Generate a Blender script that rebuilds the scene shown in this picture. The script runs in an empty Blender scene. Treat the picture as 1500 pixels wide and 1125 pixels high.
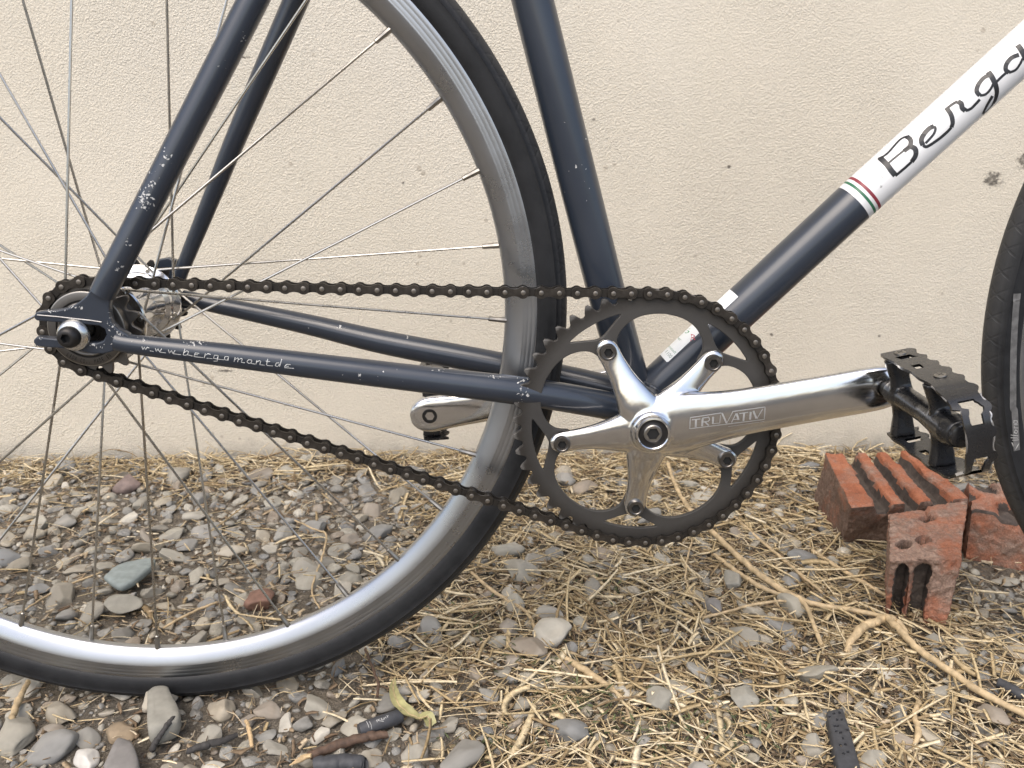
import bpy, bmesh, math, random
import numpy as np
from mathutils import Vector, Matrix, noise
from mathutils.bvhtree import BVHTree

# ------------------------------------------------------------------ camera, sky, sun, exposure
S = 0.001                                   # the script is written in millimetres
sc = bpy.context.scene
COL = sc.collection
CAM = Vector((270.554, -650.376, 140.33)); PITCH = math.radians(-16.969); YAW = math.radians(-1.906); FPX = 1277.99
cd = bpy.data.cameras.new("camera"); cam = bpy.data.objects.new("camera", cd); COL.objects.link(cam)
cam.location = CAM * S; cam.rotation_euler = (math.pi / 2 + PITCH, 0, YAW)
cd.sensor_width = 36; cd.lens = 36 * FPX / 1500; cd.clip_start = 0.02; cd.clip_end = 2000
cd.dof.use_dof = True; cd.dof.focus_distance = 0.63; cd.dof.aperture_fstop = 20
sc.camera = cam
w = bpy.data.worlds.new("World"); sc.world = w; w.use_nodes = True
nt = w.node_tree; bg = nt.nodes["Background"]
sky = nt.nodes.new("ShaderNodeTexSky"); sky.sky_type = 'NISHITA'; sky.sun_disc = False
SUN_EL, SUN_AZ = math.radians(56), math.radians(205)      # azimuth measured clockwise from +Y
sky.sun_elevation = SUN_EL; sky.sun_rotation = SUN_AZ
sky.air_density = 1.0; sky.dust_density = 3.5; sky.ozone_density = 0.6
hsv = nt.nodes.new("ShaderNodeHueSaturation"); hsv.inputs["Saturation"].default_value = 0.85   # thin high cloud whitens the sky
nt.links.new(sky.outputs[0], hsv.inputs["Color"]); nt.links.new(hsv.outputs[0], bg.inputs[0]); bg.inputs[1].default_value = 0.15
sd = bpy.data.lights.new("sun", 'SUN'); sun = bpy.data.objects.new("sun", sd); COL.objects.link(sun)
sd.energy = 1.05; sd.angle = math.radians(50); sd.color = (1.0, 0.91, 0.80)
sdir = Vector((math.sin(SUN_AZ) * math.cos(SUN_EL), math.cos(SUN_AZ) * math.cos(SUN_EL), math.sin(SUN_EL)))
sun.rotation_euler = sdir.to_track_quat('Z', 'Y').to_euler(); sun.location = (0, -2, 3)
sc.view_settings.view_transform = 'Standard'; sc.view_settings.look = 'None'
sc.cycles.max_bounces = 6; sc.cycles.diffuse_bounces = 3; sc.cycles.glossy_bounces = 3; sc.cycles.caustics_reflective = False; sc.cycles.caustics_refractive = False
sc.view_settings.exposure = 0.72; sc.view_settings.gamma = 1; sc.view_settings.use_curve_mapping = False
random.seed(7); rng = np.random.default_rng(7)

# ------------------------------------------------------------------ helpers
_cp, _sp, _cy, _sy = math.cos(PITCH), math.sin(PITCH), math.cos(YAW), math.sin(YAW)
def ray(u, v):                              # direction through a photo pixel
    x, y, z = (u - 750) / FPX, 1.0, -(v - 562.5) / FPX
    y, z = _cp * y - _sp * z, _sp * y + _cp * z
    return Vector((_cy * x - _sy * y, _sy * x + _cy * y, z))
def at(u, v, Y):
    d = ray(u, v); return CAM + d * ((Y - CAM.y) / d.y)
def atz(u, v, Z):
    d = ray(u, v); return CAM + d * ((Z - CAM.z) / d.z)
def px(P):
    d = Vector(P) - CAM
    x, y = _cy * d.x + _sy * d.y, -_sy * d.x + _cy * d.y
    y, z = _cp * y + _sp * d.z, -_sp * y + _cp * d.z
    return 750 + FPX * x / y, 562.5 - FPX * z / y, y

def make_mesh(name, verts, faces, mats=(), fm=None, smooth=40):
    me = bpy.data.meshes.new(name)
    me.from_pydata([(v[0] * S, v[1] * S, v[2] * S) for v in verts], [], faces)
    return finish(me, mats, fm, smooth)
def finish(me, mats=(), fm=None, smooth=40):
    for m in mats: me.materials.append(m)
    if fm is not None: me.polygons.foreach_set("material_index", list(fm))
    bm = bmesh.new(); bm.from_mesh(me); bmesh.ops.recalc_face_normals(bm, faces=bm.faces); bm.to_mesh(me); bm.free()
    if smooth:
        me.shade_smooth(); me.set_sharp_from_angle(angle=math.radians(smooth))
    me.update(); return me
def np_mesh(name, V, F, mats=(), smooth=True):
    V = np.asarray(V, np.float32) * S; F = np.asarray(F, np.int32); n, k = F.shape
    me = bpy.data.meshes.new(name)
    me.vertices.add(len(V)); me.vertices.foreach_set("co", V.ravel())
    me.loops.add(n * k); me.loops.foreach_set("vertex_index", F.ravel())
    me.polygons.add(n); me.polygons.foreach_set("loop_start", np.arange(0, n * k, k, dtype=np.int32))
    me.polygons.foreach_set("use_smooth", np.full(n, smooth))
    for m in mats: me.materials.append(m)
    me.update(calc_edges=True); me.validate(); return me

ROOTLOC = {}
def ob(name, me, parent=None, loc=None, rot=None, **props):
    o = bpy.data.objects.new(name, me); COL.objects.link(o)
    if parent is not None:
        o.parent = parent
        if parent.name in ROOTLOC: o.matrix_parent_inverse = Matrix.Translation(-ROOTLOC[parent.name])
    if loc is not None: o.location = Vector(loc) * S
    if rot is not None: o.rotation_euler = rot
    for k, v in props.items(): o[k] = v
    return o
def empty(name, loc=(0, 0, 0), parent=None, **props):
    o = ob(name, None, parent, **props)
    if parent is None:
        o.location = Vector(loc) * S; ROOTLOC[o.name] = Vector(loc) * S
    o.empty_display_size = 0.05
    return o

def sweep_data(P, Rr, n=20, caps=True, up=None, power=2.0):
    """tube along P; Rr: radius or (a, b) half-axes: a along 'side', b along 'up'."""
    P = [Vector(p) for p in P]; V, F = [], []
    T = [(P[min(i + 1, len(P) - 1)] - P[max(i - 1, 0)]).normalized() for i in range(len(P))]
    ref = Vector(up) if up is not None else (Vector((0, 0, 1)) if abs(T[0].z) < .9 else Vector((1, 0, 0)))
    for i, p in enumerate(P):
        t = T[i]
        if i and up is None: ref = nrm
        nrm = (ref - t * ref.dot(t)).normalized(); side = t.cross(nrm)
        r = Rr[i] if isinstance(Rr, (list, tuple)) else Rr
        a, b = r if isinstance(r, (list, tuple)) else (r, r)
        for k in range(n):
            th = 2 * math.pi * k / n; c, s_ = math.cos(th), math.sin(th)
            if power != 2.0:
                c = math.copysign(abs(c) ** (2 / power), c); s_ = math.copysign(abs(s_) ** (2 / power), s_)
            V.append(p + side * (a * c) + nrm * (b * s_))
    for i in range(len(P) - 1):
        for k in range(n):
            F.append((i * n + k, i * n + (k + 1) % n, (i + 1) * n + (k + 1) % n, (i + 1) * n + k))
    if caps:
        F.append(tuple(range(n))[::-1]); F.append(tuple((len(P) - 1) * n + k for k in range(n)))
    return V, F
def sweep(name, P, Rr, mat, n=20, **k):
    V, F = sweep_data(P, Rr, n, **k); return make_mesh(name, V, F, [mat])
def spline(P, sub=6):
    """Catmull-Rom through tuples of any length."""
    P = [tuple(p) for p in P]; out = []
    for i in range(len(P) - 1):
        a, b, c, d = P[max(i - 1, 0)], P[i], P[i + 1], P[min(i + 2, len(P) - 1)]
        for k in range(sub):
            t = k / sub
            out.append(tuple(.5 * (2 * b[j] + (c[j] - a[j]) * t + (2 * a[j] - 5 * b[j] + 4 * c[j] - d[j]) * t * t + (3 * b[j] - a[j] - 3 * c[j] + d[j]) * t ** 3) for j in range(len(b))))
    out.append(P[-1]); return out
def lathe_data(prof, n=48, closed=False, c=(0, 0, 0), hexrows=()):
    V, F = [], []; m = len(prof)
    for k in range(n):
        th = 2 * math.pi * k / n
        for j, (r, y) in enumerate(prof):
            rr = r
            if j in hexrows:
                a = (th % (math.pi / 3)) - math.pi / 6; rr = r / math.cos(a)
            V.append((c[0] + rr * math.cos(th), c[1] + y, c[2] + rr * math.sin(th)))
    for k in range(n):
        k2 = (k + 1) % n
        for j in range(m if closed else m - 1):
            j2 = (j + 1) % m
            F.append((k * m + j, k2 * m + j, k2 * m + j2, k * m + j2))
    return V, F
def lathe(name, prof, mats, n=48, closed=False, c=(0, 0, 0), hexrows=(), fmf=None, smooth=35):
    V, F = lathe_data(prof, n, closed, c, hexrows)
    m = len(prof); per = m if closed else m - 1
    fm = [fmf(i % per) for i in range(len(F))] if fmf else None
    return make_mesh(name, V, F, mats, fm, smooth)
def plate(name, outline, holes, thick, mats, bevel=0.4, y=0.0, smooth=30):
    """flat plate in the XZ plane, centred on y, built from 2D outlines (mm)."""
    cu = bpy.data.curves.new(name, 'CURVE'); cu.dimensions = '2D'; cu.fill_mode = 'BOTH'
    for pts in [outline] + list(holes):
        sp = cu.splines.new('POLY'); sp.points.add(len(pts) - 1); sp.use_cyclic_u = True
        for i, p in enumerate(pts): sp.points[i].co = (p[0] * S, p[1] * S, 0, 1)
    cu.extrude = (thick / 2 - bevel) * S; cu.bevel_depth = bevel * S; cu.bevel_resolution = 1; cu.offset = -bevel * S
    t = bpy.data.objects.new("tmp", cu); COL.objects.link(t)
    dg = bpy.context.evaluated_depsgraph_get(); dg.update()
    me = bpy.data.meshes.new_from_object(t.evaluated_get(dg)); bpy.data.objects.remove(t); bpy.data.curves.remove(cu)
    me.transform(Matrix.Translation((0, y * S, 0)) @ Matrix.Rotation(math.pi / 2, 4, 'X'))
    me.materials.clear(); me.name = name
    return finish(me, mats, None, smooth)
def remesh(name, datas, voxel, mats, iters=8):
    V, F = [], []
    for v, f in datas:
        o = len(V); V += list(v); F += [tuple(i + o for i in q) for q in f]
    me = make_mesh(name, V, F, [], None, 0)
    t = bpy.data.objects.new("tmp", me); COL.objects.link(t)
    m = t.modifiers.new("r", 'REMESH'); m.mode = 'VOXEL'; m.voxel_size = voxel * S
    m = t.modifiers.new("s", 'SMOOTH'); m.factor = 0.5; m.iterations = iters
    dg = bpy.context.evaluated_depsgraph_get(); dg.update()
    out = bpy.data.meshes.new_from_object(t.evaluated_get(dg)); bpy.data.objects.remove(t); out.name = name
    out.materials.clear()
    for mm in mats: out.materials.append(mm)
    out.shade_smooth(); return out
def bvh_of(me):
    return BVHTree.FromPolygons([v.co / S for v in me.vertices], [tuple(p.vertices) for p in me.polygons])
def hit(bvh, u, v):
    d = ray(u, v).normalized(); r = bvh.ray_cast(CAM, d)
    if r[0] is None: return None
    n = r[1] if r[1].dot(d) < 0 else -r[1]
    return r[0], n
def strokes(name, bvh, lines, width, mat, parent, lift=0.12):
    """painted pen strokes: pixel polylines laid onto a surface as thin ribbons."""
    V, F = [], []
    for ln in lines:
        wd = width
        if isinstance(ln, tuple): wd, ln = ln
        hs = [h for h in (hit(bvh, *p[:2]) for p in ln) if h]
        if len(hs) < 2: continue
        b0 = len(V)
        for i, (p, n) in enumerate(hs):
            t = (hs[min(i + 1, len(hs) - 1)][0] - hs[max(i - 1, 0)][0]).normalized()
            s = n.cross(t).normalized() * (wd / 2)
            V += [p + n * lift + s, p + n * lift - s]
        for i in range(len(hs) - 1):
            F.append((b0 + 2 * i, b0 + 2 * i + 1, b0 + 2 * i + 3, b0 + 2 * i + 2))
    return ob(name, make_mesh(name, V, F, [mat], None, 0), parent)
def text_mesh(text):
    cu = bpy.data.curves.new("t", 'FONT'); cu.body = text; cu.resolution_u = 3
    t = bpy.data.objects.new("tmp", cu); COL.objects.link(t)
    dg = bpy.context.evaluated_depsgraph_get(); dg.update()
    me = bpy.data.meshes.new_from_object(t.evaluated_get(dg)); bpy.data.objects.remove(t)
    V = np.array([v.co[:2] for v in me.vertices]); F = [tuple(p.vertices) for p in me.polygons]
    V = (V - V.min(0)) / (V.max(0) - V.min(0)); return V, F
def text_on(name, text, bvh, quad, mat, parent, lift=0.15):
    """printed text: quad = pixel corners bottom-left, bottom-right, top-right, top-left."""
    V, F = text_mesh(text); out = []
    q = [Vector(p) for p in quad]
    for x, y in V:
        p = (q[0] * (1 - x) + q[1] * x) * (1 - y) + (q[3] * (1 - x) + q[2] * x) * y
        h = hit(bvh, *p)
        out.append(h[0] + h[1] * lift if h else Vector((0, 500, -500)))
    bad = {i for i, o in enumerate(out) if o.y > 400}
    return ob(name, make_mesh(name, out, [f for f in F if not bad & set(f)], [mat], None, 0), parent)
def zm(ox, oy, k, pts):                     # coordinates read off an enlarged crop of the photograph
    return [(ox + x / k, oy + y / k) for x, y in pts]

# ------------------------------------------------------------------ materials
def nodes(name):
    m = bpy.data.materials.new(name); m.use_nodes = True
    t = m.node_tree; return m, t, t.nodes["Principled BSDF"]
def L(t, a, b): t.links.new(a, b)
def nd(t, kind, **kw):
    n = t.nodes.new(kind)
    for k, v in kw.items():
        if k.startswith('i_'):
            key = k[2:]; n.inputs[int(key) if key.isdigit() else key.replace('_', ' ')].default_value = v
        else: setattr(n, k, v)
    return n
def ramp(t, fac, stops, interp='LINEAR'):
    r = t.nodes.new("ShaderNodeValToRGB"); r.color_ramp.interpolation = interp
    e = r.color_ramp.elements
    while len(e) < len(stops): e.new(0.5)
    for i, (p, c) in enumerate(stops):
        e[i].position = p; e[i].color = (*c, 1) if len(c) == 3 else c
    if fac is not None: L(t, fac, r.inputs[0])
    return r
def g(v): return (v, v, v)
def mixc(t, fac, a, b, mode='MIX'):
    m = t.nodes.new("ShaderNodeMix"); m.data_type = 'RGBA'; m.blend_type = mode
    for s, x in ((0, fac), (6, a), (7, b)):
        if hasattr(x, 'links') or hasattr(x, 'is_linked'): L(t, x, m.inputs[s])
        else: m.inputs[s].default_value = x if s == 0 else (*x, 1)
    return m.outputs[2]
def coords(t, which='Object', scale=None):
    c = t.nodes.new("ShaderNodeTexCoord"); o = c.outputs[which]
    if scale is not None:
        mp = nd(t, "ShaderNodeMapping"); mp.inputs["Scale"].default_value = scale if hasattr(scale, '__len__') else (scale,) * 3
        L(t, o, mp.inputs[0]); o = mp.outputs[0]
    return o
def tnoise(t, vec, scale, detail=4, rough=.55, dist=0):
    n = nd(t, "ShaderNodeTexNoise"); n.inputs["Scale"].default_value = scale; n.inputs["Detail"].default_value = detail
    n.inputs["Roughness"].default_value = rough; n.inputs["Distortion"].default_value = dist
    if vec is not None: L(t, vec, n.inputs["Vector"])
    return n.outputs[0]
def bump(t, b, height, strength=.3, dist=.001, chain=None):
    n = nd(t, "ShaderNodeBump"); n.inputs["Strength"].default_value = strength; n.inputs["Distance"].default_value = dist
    L(t, height, n.inputs["Height"])
    if chain is not None: L(t, chain, n.inputs["Normal"])
    if b is not None: L(t, n.outputs[0], b.inputs["Normal"])
    return n.outputs[0]
def simple(name, col, rough=.5, metal=0, coat=0, nscale=60, var=.15, rvar=.1, bmp=0, spec=None):
    m, t, b = nodes(name)
    c = coords(t); n = tnoise(t, c, nscale, 5)
    r = ramp(t, n, [(.3, tuple(x * (1 - var) for x in col)), (.7, tuple(min(1, x * (1 + var)) for x in col))])
    L(t, r.outputs[0], b.inputs["Base Color"])
    rr = nd(t, "ShaderNodeMapRange"); rr.inputs[3].default_value = max(.02, rough - rvar); rr.inputs[4].default_value = rough + rvar
    n2 = tnoise(t, c, nscale * 3.3, 4); L(t, n2, rr.inputs[0]); L(t, rr.outputs[0], b.inputs["Roughness"])
    b.inputs["Metallic"].default_value = metal; b.inputs["Coat Weight"].default_value = coat
    b.inputs["Coat Roughness"].default_value = .12
    if spec is not None: b.inputs["Specular IOR Level"].default_value = spec
    if bmp: bump(t, b, n2, bmp, .0005)
    return m

def paint_material():
    m, t, b = nodes("slate_blue_frame_paint")
    c = coords(t)
    n = tnoise(t, c, 18, 5)
    base = ramp(t, n, [(.3, (.021, .028, .042)), (.7, (.029, .037, .052))]).outputs[0]
    chip = tnoise(t, c, 150, 3, .6); zone = tnoise(t, c, 13, 2)
    a = nd(t, "ShaderNodeMath", operation='MULTIPLY_ADD'); L(t, zone, a.inputs[0]); a.inputs[1].default_value = .42; L(t, chip, a.inputs[2])
    mask = ramp(t, a.outputs[0], [(.0, g(0)), (1.0, g(1))]).outputs[0]
    sb_ = nd(t, "ShaderNodeMath", operation='GREATER_THAN'); L(t, a.outputs[0], sb_.inputs[0]); sb_.inputs[1].default_value = 1.2; mask = sb_.outputs[0]
    L(t, mixc(t, mask, base, (.42, .42, .42)), b.inputs["Base Color"])
    dust = tnoise(t, c, 45, 6, .7)
    rr = ramp(t, dust, [(.3, g(.28)), (.8, g(.40))]).outputs[0]
    L(t, rr, b.inputs["Roughness"]); b.inputs["Coat Weight"].default_value = .45; b.inputs["Coat Roughness"].default_value = .09
    bump(t, b, dust, .015, .0003)
    return m
def stone_material(name, island):
    m, t, b = nodes(name)
    if island: rnd = nd(t, "ShaderNodeNewGeometry").outputs["Random Per Island"]
    else: rnd = nd(t, "ShaderNodeObjectInfo").outputs["Random"]
    pal = [(.0, (.21, .195, .165)), (.1, (.30, .28, .235)), (.2, (.165, .16, .148)), (.3, (.25, .22, .17)), (.42, (.235, .23, .215)),
           (.52, (.33, .29, .225)), (.62, (.185, .183, .178)), (.72, (.28, .26, .215)), (.82, (.22, .18, .14)), (.9, (.46, .43, .37)), (.95, (.155, .16, .165))]
    pal = [(p, (c_[0] * 1.10, c_[1] * 1.11, c_[2] * 1.10)) for p, c_ in pal]
    base = ramp(t, rnd, pal, 'CONSTANT').outputs[0]
    c = coords(t, 'Object'); c2 = nd(t, "ShaderNodeVectorMath", operation='ADD'); L(t, c, c2.inputs[0])
    cb = nd(t, "ShaderNodeCombineXYZ"); mu = nd(t, "ShaderNodeMath", operation='MULTIPLY'); L(t, rnd, mu.inputs[0]); mu.inputs[1].default_value = 7
    L(t, mu.outputs[0], cb.inputs[0]); L(t, cb.outputs[0], c2.inputs[1]); v = c2.outputs[0]
    n1 = tnoise(t, v, 70, 6, .65); n2 = tnoise(t, v, 420, 4, .7)
    f = ramp(t, n1, [(.25, g(.62)), (.5, g(1.0)), (.75, g(1.35))]).outputs[0]
    col = mixc(t, 1.0, base, f, 'MULTIPLY')
    sp = ramp(t, n2, [(.35, g(.78)), (.6, g(1.12))]).outputs[0]
    col = mixc(t, 1.0, col, sp, 'MULTIPLY')
    vein = nd(t, "ShaderNodeMath", operation='ABSOLUTE'); sv = nd(t, "ShaderNodeMath", operation='SUBTRACT'); L(t, tnoise(t, v, 36, 3, .6, 1.2), sv.inputs[0]); sv.inputs[1].default_value = .5; L(t, sv.outputs[0], vein.inputs[0])
    col = mixc(t, ramp(t, vein.outputs[0], [(.0, g(.35)), (.022, g(0))]).outputs[0], col, (.45, .42, .37))
    dust = ramp(t, tnoise(t, v, 60, 5, .7), [(.38, g(.05)), (.72, g(.62))]).outputs[0]
    L(t, mixc(t, dust, col, (.35, .335, .30)), b.inputs["Base Color"])
    b.inputs["Roughness"].default_value = .82; b.inputs["Specular IOR Level"].default_value = .3
    bump(t, b, n2, .5, .001, bump(t, None, n1, .7, .003))
    return m
def straw_material(name, stops, rough=.62):
    m, t, b = nodes(name)
    rnd = nd(t, "ShaderNodeNewGeometry").outputs["Random Per Island"]
    base = ramp(t, rnd, stops).outputs[0]
    n = tnoise(t, coords(t), 260, 4, .6)
    f = ramp(t, n, [(.3, g(.65)), (.7, g(1.25))]).outputs[0]
    L(t, mixc(t, 1.0, base, f, 'MULTIPLY'), b.inputs["Base Color"]); b.inputs["Roughness"].default_value = rough
    b.inputs["Specular IOR Level"].default_value = .35
    return m
def wall_material():
    m, t, b = nodes("cream_rough_stucco")
    c = coords(t)
    n_big = tnoise(t, c, 2.2, 4); n_mid = tnoise(t, c, 11, 5)
    base = ramp(t, n_big, [(.3, (.655, .605, .51)), (.5, (.68, .63, .53)), (.72, (.70, .655, .565))]).outputs[0]
    base = mixc(t, 1.0, base, ramp(t, n_mid, [(.3, g(.975)), (.7, g(1.02))]).outputs[0], 'MULTIPLY')
    # tiny dark pits and dirt specks
    v = nd(t, "ShaderNodeTexVoronoi"); v.inputs["Scale"].default_value = 55; L(t, c, v.inputs["Vector"])
    gate = tnoise(t, c, 23, 3)
    a = nd(t, "ShaderNodeMath", operation='SUBTRACT'); L(t, gate, a.inputs[0]); L(t, v.outputs["Distance"], a.inputs[1])
    pits = ramp(t, a.outputs[0], [(.47, g(0)), (.56, g(.42))]).outputs[0]
    base = mixc(t, pits, base, (.27, .22, .165))
    # grey damp band at the foot of the wall, broken up by noise
    xyz = nd(t, "ShaderNodeSeparateXYZ"); L(t, c, xyz.inputs[0])
    wob = tnoise(t, c, 14, 6, .7)
    h = nd(t, "ShaderNodeMath", operation='MULTIPLY_ADD'); L(t, wob, h.inputs[0]); h.inputs[1].default_value = -.11; L(t, xyz.outputs[2], h.inputs[2])
    damp = ramp(t, nd(t, "ShaderNodeMapRange", i_1=-.395, i_2=-.33, i_3=1.0, i_4=0.0).outputs[0], [(.0, g(0)), (.5, g(.16)), (1, g(.75))])
    mr = [n for n in t.nodes if n.bl_idname == "ShaderNodeMapRange"][-1]; L(t, h.outputs[0], mr.inputs[0])
    base = mixc(t, damp.outputs[0], base, (.34, .32, .28))
    wn0 = tnoise(t, c, 130, 4, .7); spk = ramp(t, tnoise(t, c, 260, 3, .6), [(.35, (.06, .055, .05)), (.5, (.16, .145, .12)), (.68, (.45, .42, .36))]).outputs[0]
    # knocked-off patches where the grey render shows
    for (u, vv, ra, rb) in ((1455, 263, .027, .022), (1499, 236, .018, .026), (1066, 244, .011, .006), (330, 543, .022, .005), (590, 268, .004, .003),
                            (604, 98, .003, .003), (648, 152, .006, .003), (870, 175, .006, .003), (360, 84, .011, .004), (1130, 490, .006, .004), (1288, 492, .005, .004)):
        p = at(u, vv, 540) * S
        d = nd(t, "ShaderNodeVectorMath", operation='SUBTRACT'); L(t, c, d.inputs[0]); d.inputs[1].default_value = p
        d2 = nd(t, "ShaderNodeVectorMath", operation='DIVIDE'); L(t, d.outputs[0], d2.inputs[0]); d2.inputs[1].default_value = (ra, 1, rb)
        ln = nd(t, "ShaderNodeVectorMath", operation='LENGTH'); L(t, d2.outputs[0], ln.inputs[0])
        wn = nd(t, "ShaderNodeMath", operation='MULTIPLY_ADD'); L(t, wn0, wn.inputs[0]); wn.inputs[1].default_value = 1.7; L(t, ln.outputs["Value"], wn.inputs[2])
        mw = nd(t, "ShaderNodeMath", operation='SUBTRACT'); L(t, wn.outputs[0], mw.inputs[0]); mw.inputs[1].default_value = .75
        msk = ramp(t, mw.outputs[0], [(.35, g(.85)), (.62, g(0))]).outputs[0]
        base = mixc(t, msk, base, spk)
    L(t, base, b.inputs["Base Color"]); b.inputs["Roughness"].default_value = .9; b.inputs["Specular IOR Level"].default_value = .2
    zone = ramp(t, tnoise(t, c, 3.1, 2), [(.36, g(.45)), (.62, g(1.0))]).outputs[0]
    gr = tnoise(t, c, 420, 2, .6, .1); gr2 = tnoise(t, c, 120, 3, .6)
    pk = ramp(t, gr, [(.40, g(0)), (.66, g(1))]).outputs[0]
    ad = nd(t, "ShaderNodeMath", operation='MULTIPLY_ADD'); L(t, gr2, ad.inputs[0]); ad.inputs[1].default_value = 1.1; L(t, pk, ad.inputs[2])
    ad2 = nd(t, "ShaderNodeMath", operation='MULTIPLY'); L(t, ad.outputs[0], ad2.inputs[0]); L(t, zone, ad2.inputs[1])
    bump(t, b, ad2.outputs[0], 1.0, .00075)
    fleck = ramp(t, gr, [(.30, g(.93)), (.5, g(1.0)), (.7, g(1.02))]).outputs[0]
    L(t, mixc(t, 1.0, base, fleck, 'MULTIPLY'), b.inputs["Base Color"])
    return m
def ground_material():
    m, t, b = nodes("dry_brown_soil")
    c = coords(t)
    n = tnoise(t, c, 9, 5); n2 = tnoise(t, c, 130, 6, .7); n3 = tnoise(t, c, 520, 4, .7)
    base = ramp(t, n, [(.3, (.22, .19, .15)), (.7, (.31, .275, .225))]).outputs[0]
    base = mixc(t, 1.0, base, ramp(t, n2, [(.25, g(.5)), (.55, g(1)), (.8, g(1.5))]).outputs[0], 'MULTIPLY')
    base = mixc(t, 1.0, base, ramp(t, n3, [(.3, g(.7)), (.7, g(1.25))]).outputs[0], 'MULTIPLY')
    ln = nd(t, "ShaderNodeVectorMath", operation='LENGTH'); L(t, c, ln.inputs[0])      # unseen far ground, greyed to keep brown out of the metal's reflections
    far_grey = nd(t, "ShaderNodeMapRange", i_1=1.3, i_2=2.2); L(t, ln.outputs["Value"], far_grey.inputs[0])
    base = mixc(t, far_grey.outputs[0], base, ramp(t, n2, [(.3, (.085, .082, .078)), (.7, (.17, .165, .155))]).outputs[0])
    L(t, base, b.inputs["Base Color"]); b.inputs["Roughness"].default_value = .95; b.inputs["Specular IOR Level"].default_value = .15
    bump(t, b, n3, .7, .002, bump(t, None, n2, .8, .006))
    return m
def brick_material(name, fresh=.5, offset=0.0, dk=1.0, sat=0.0):
    m, t, b = nodes(name)
    c = coords(t)
    o = nd(t, "ShaderNodeVectorMath", operation='ADD'); L(t, c, o.inputs[0]); o.inputs[1].default_value = (offset, offset, 0); c = o.outputs[0]
    n = tnoise(t, c, 30, 6, .65); n2 = tnoise(t, c, 190, 5, .65); n3 = tnoise(t, c, 600, 3, .6)
    clay = ramp(t, n, [(.3, (.28, .11 - .02 * sat, .065 - .02 * sat)), (.55, (.39 + .03 * sat, .165 - .025 * sat, .10 - .035 * sat)), (.75, (.45, .23 - .03 * sat, .15 - .04 * sat))]).outputs[0]
    crust = ramp(t, n2, [(.3, (.20 * dk, .135 * dk, .105 * dk)), (.55, (.31 * dk, .215 * dk, .17 * dk)), (.75, (.41 * dk, .32 * dk, .265 * dk))]).outputs[0]
    msk = ramp(t, tnoise(t, c, 21, 6, .7), [(fresh - .09, g(0)), (fresh + .1, g(1))]).outputs[0]
    col = mixc(t, msk, clay, crust)
    col = mixc(t, 1.0, col, ramp(t, n3, [(.3, g(.75)), (.65, g(1.15))]).outputs[0], 'MULTIPLY')
    L(t, col, b.inputs["Base Color"]); b.inputs["Roughness"].default_value = .93; b.inputs["Specular IOR Level"].default_value = .2
    bump(t, b, n3, .5, .0015, bump(t, None, n2, .7, .004))
    return m
def burnt_shade_material():  # brick recesses: dirty burnt clay, with the shade of the grooves painted in
    m, t, b = nodes("burnt_clay_with_shade")
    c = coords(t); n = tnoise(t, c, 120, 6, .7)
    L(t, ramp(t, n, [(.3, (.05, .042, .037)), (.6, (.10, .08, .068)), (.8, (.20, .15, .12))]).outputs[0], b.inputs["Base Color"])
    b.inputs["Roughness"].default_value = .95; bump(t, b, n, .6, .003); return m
def brushed_alloy(name, col, rough, spot=.1, axis_scale=60):
    m, t, b = nodes(name)
    c = coords(t)
    n = tnoise(t, c, axis_scale, 6, .7); n2 = tnoise(t, c, 12, 4, .6); n3 = tnoise(t, c, 420, 3, .6)
    L(t, ramp(t, n2, [(.3, tuple(x * .86 for x in col)), (.7, col)]).outputs[0], b.inputs["Base Color"])
    r = ramp(t, n, [(.3, g(max(.03, rough - spot * .6))), (.75, g(rough + spot))]).outputs[0]
    L(t, r, b.inputs["Roughness"]); b.inputs["Metallic"].default_value = 1
    bump(t, b, n3, .04, .0002); return m
def tyre_material():
    m, t, b = nodes("black_tyre_rubber")
    c = coords(t); x = nd(t, "ShaderNodeSeparateXYZ"); L(t, c, x.inputs[0])
    at2 = nd(t, "ShaderNodeMath", operation='ARCTAN2'); L(t, x.outputs[2], at2.inputs[0]); L(t, x.outputs[0], at2.inputs[1])
    ya = nd(t, "ShaderNodeMath", operation='ABSOLUTE'); L(t, x.outputs[1], ya.inputs[0])
    yb = nd(t, "ShaderNodeMath", operation='MULTIPLY'); L(t, ya.outputs[0], yb.inputs[0]); yb.inputs[1].default_value = 300
    sw = []
    for sg in (1, -1):
        q = nd(t, "ShaderNodeMath", operation='MULTIPLY_ADD'); L(t, at2.outputs[0], q.inputs[0]); q.inputs[1].default_value = 120 * sg; L(t, yb.outputs[0], q.inputs[2])
        f = nd(t, "ShaderNodeMath", operation='SINE'); L(t, q.outputs[0], f.inputs[0]); sw.append(f.outputs[0])
    mx = nd(t, "ShaderNodeMath", operation='MAXIMUM'); L(t, sw[0], mx.inputs[0]); L(t, sw[1], mx.inputs[1])
    gv = ramp(t, mx.outputs[0], [(.90, g(1)), (.97, g(0))]).outputs[0]
    tread = ramp(t, ya.outputs[0], [(.0085, g(1)), (.0092, g(0))]).outputs[0]
    gm = mixc(t, tread, (1, 1, 1), gv)
    n = tnoise(t, c, 60, 6, .7)
    base = ramp(t, n, [(.3, (.010, .0105, .012)), (.75, (.021, .022, .024))]).outputs[0]
    base = mixc(t, tread, base, ramp(t, n, [(.3, (.030, .031, .033)), (.75, (.055, .055, .055))]).outputs[0])
    L(t, base, b.inputs["Base Color"]); L(t, ramp(t, n, [(.3, g(.45)), (.7, g(.65))]).outputs[0], b.inputs["Roughness"]); b.inputs["Specular IOR Level"].default_value = .3
    n3 = tnoise(t, c, 700, 3, .6)
    bump(t, b, gm, .45, .0006, bump(t, None, n3, .12, .0004)); return m

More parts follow.
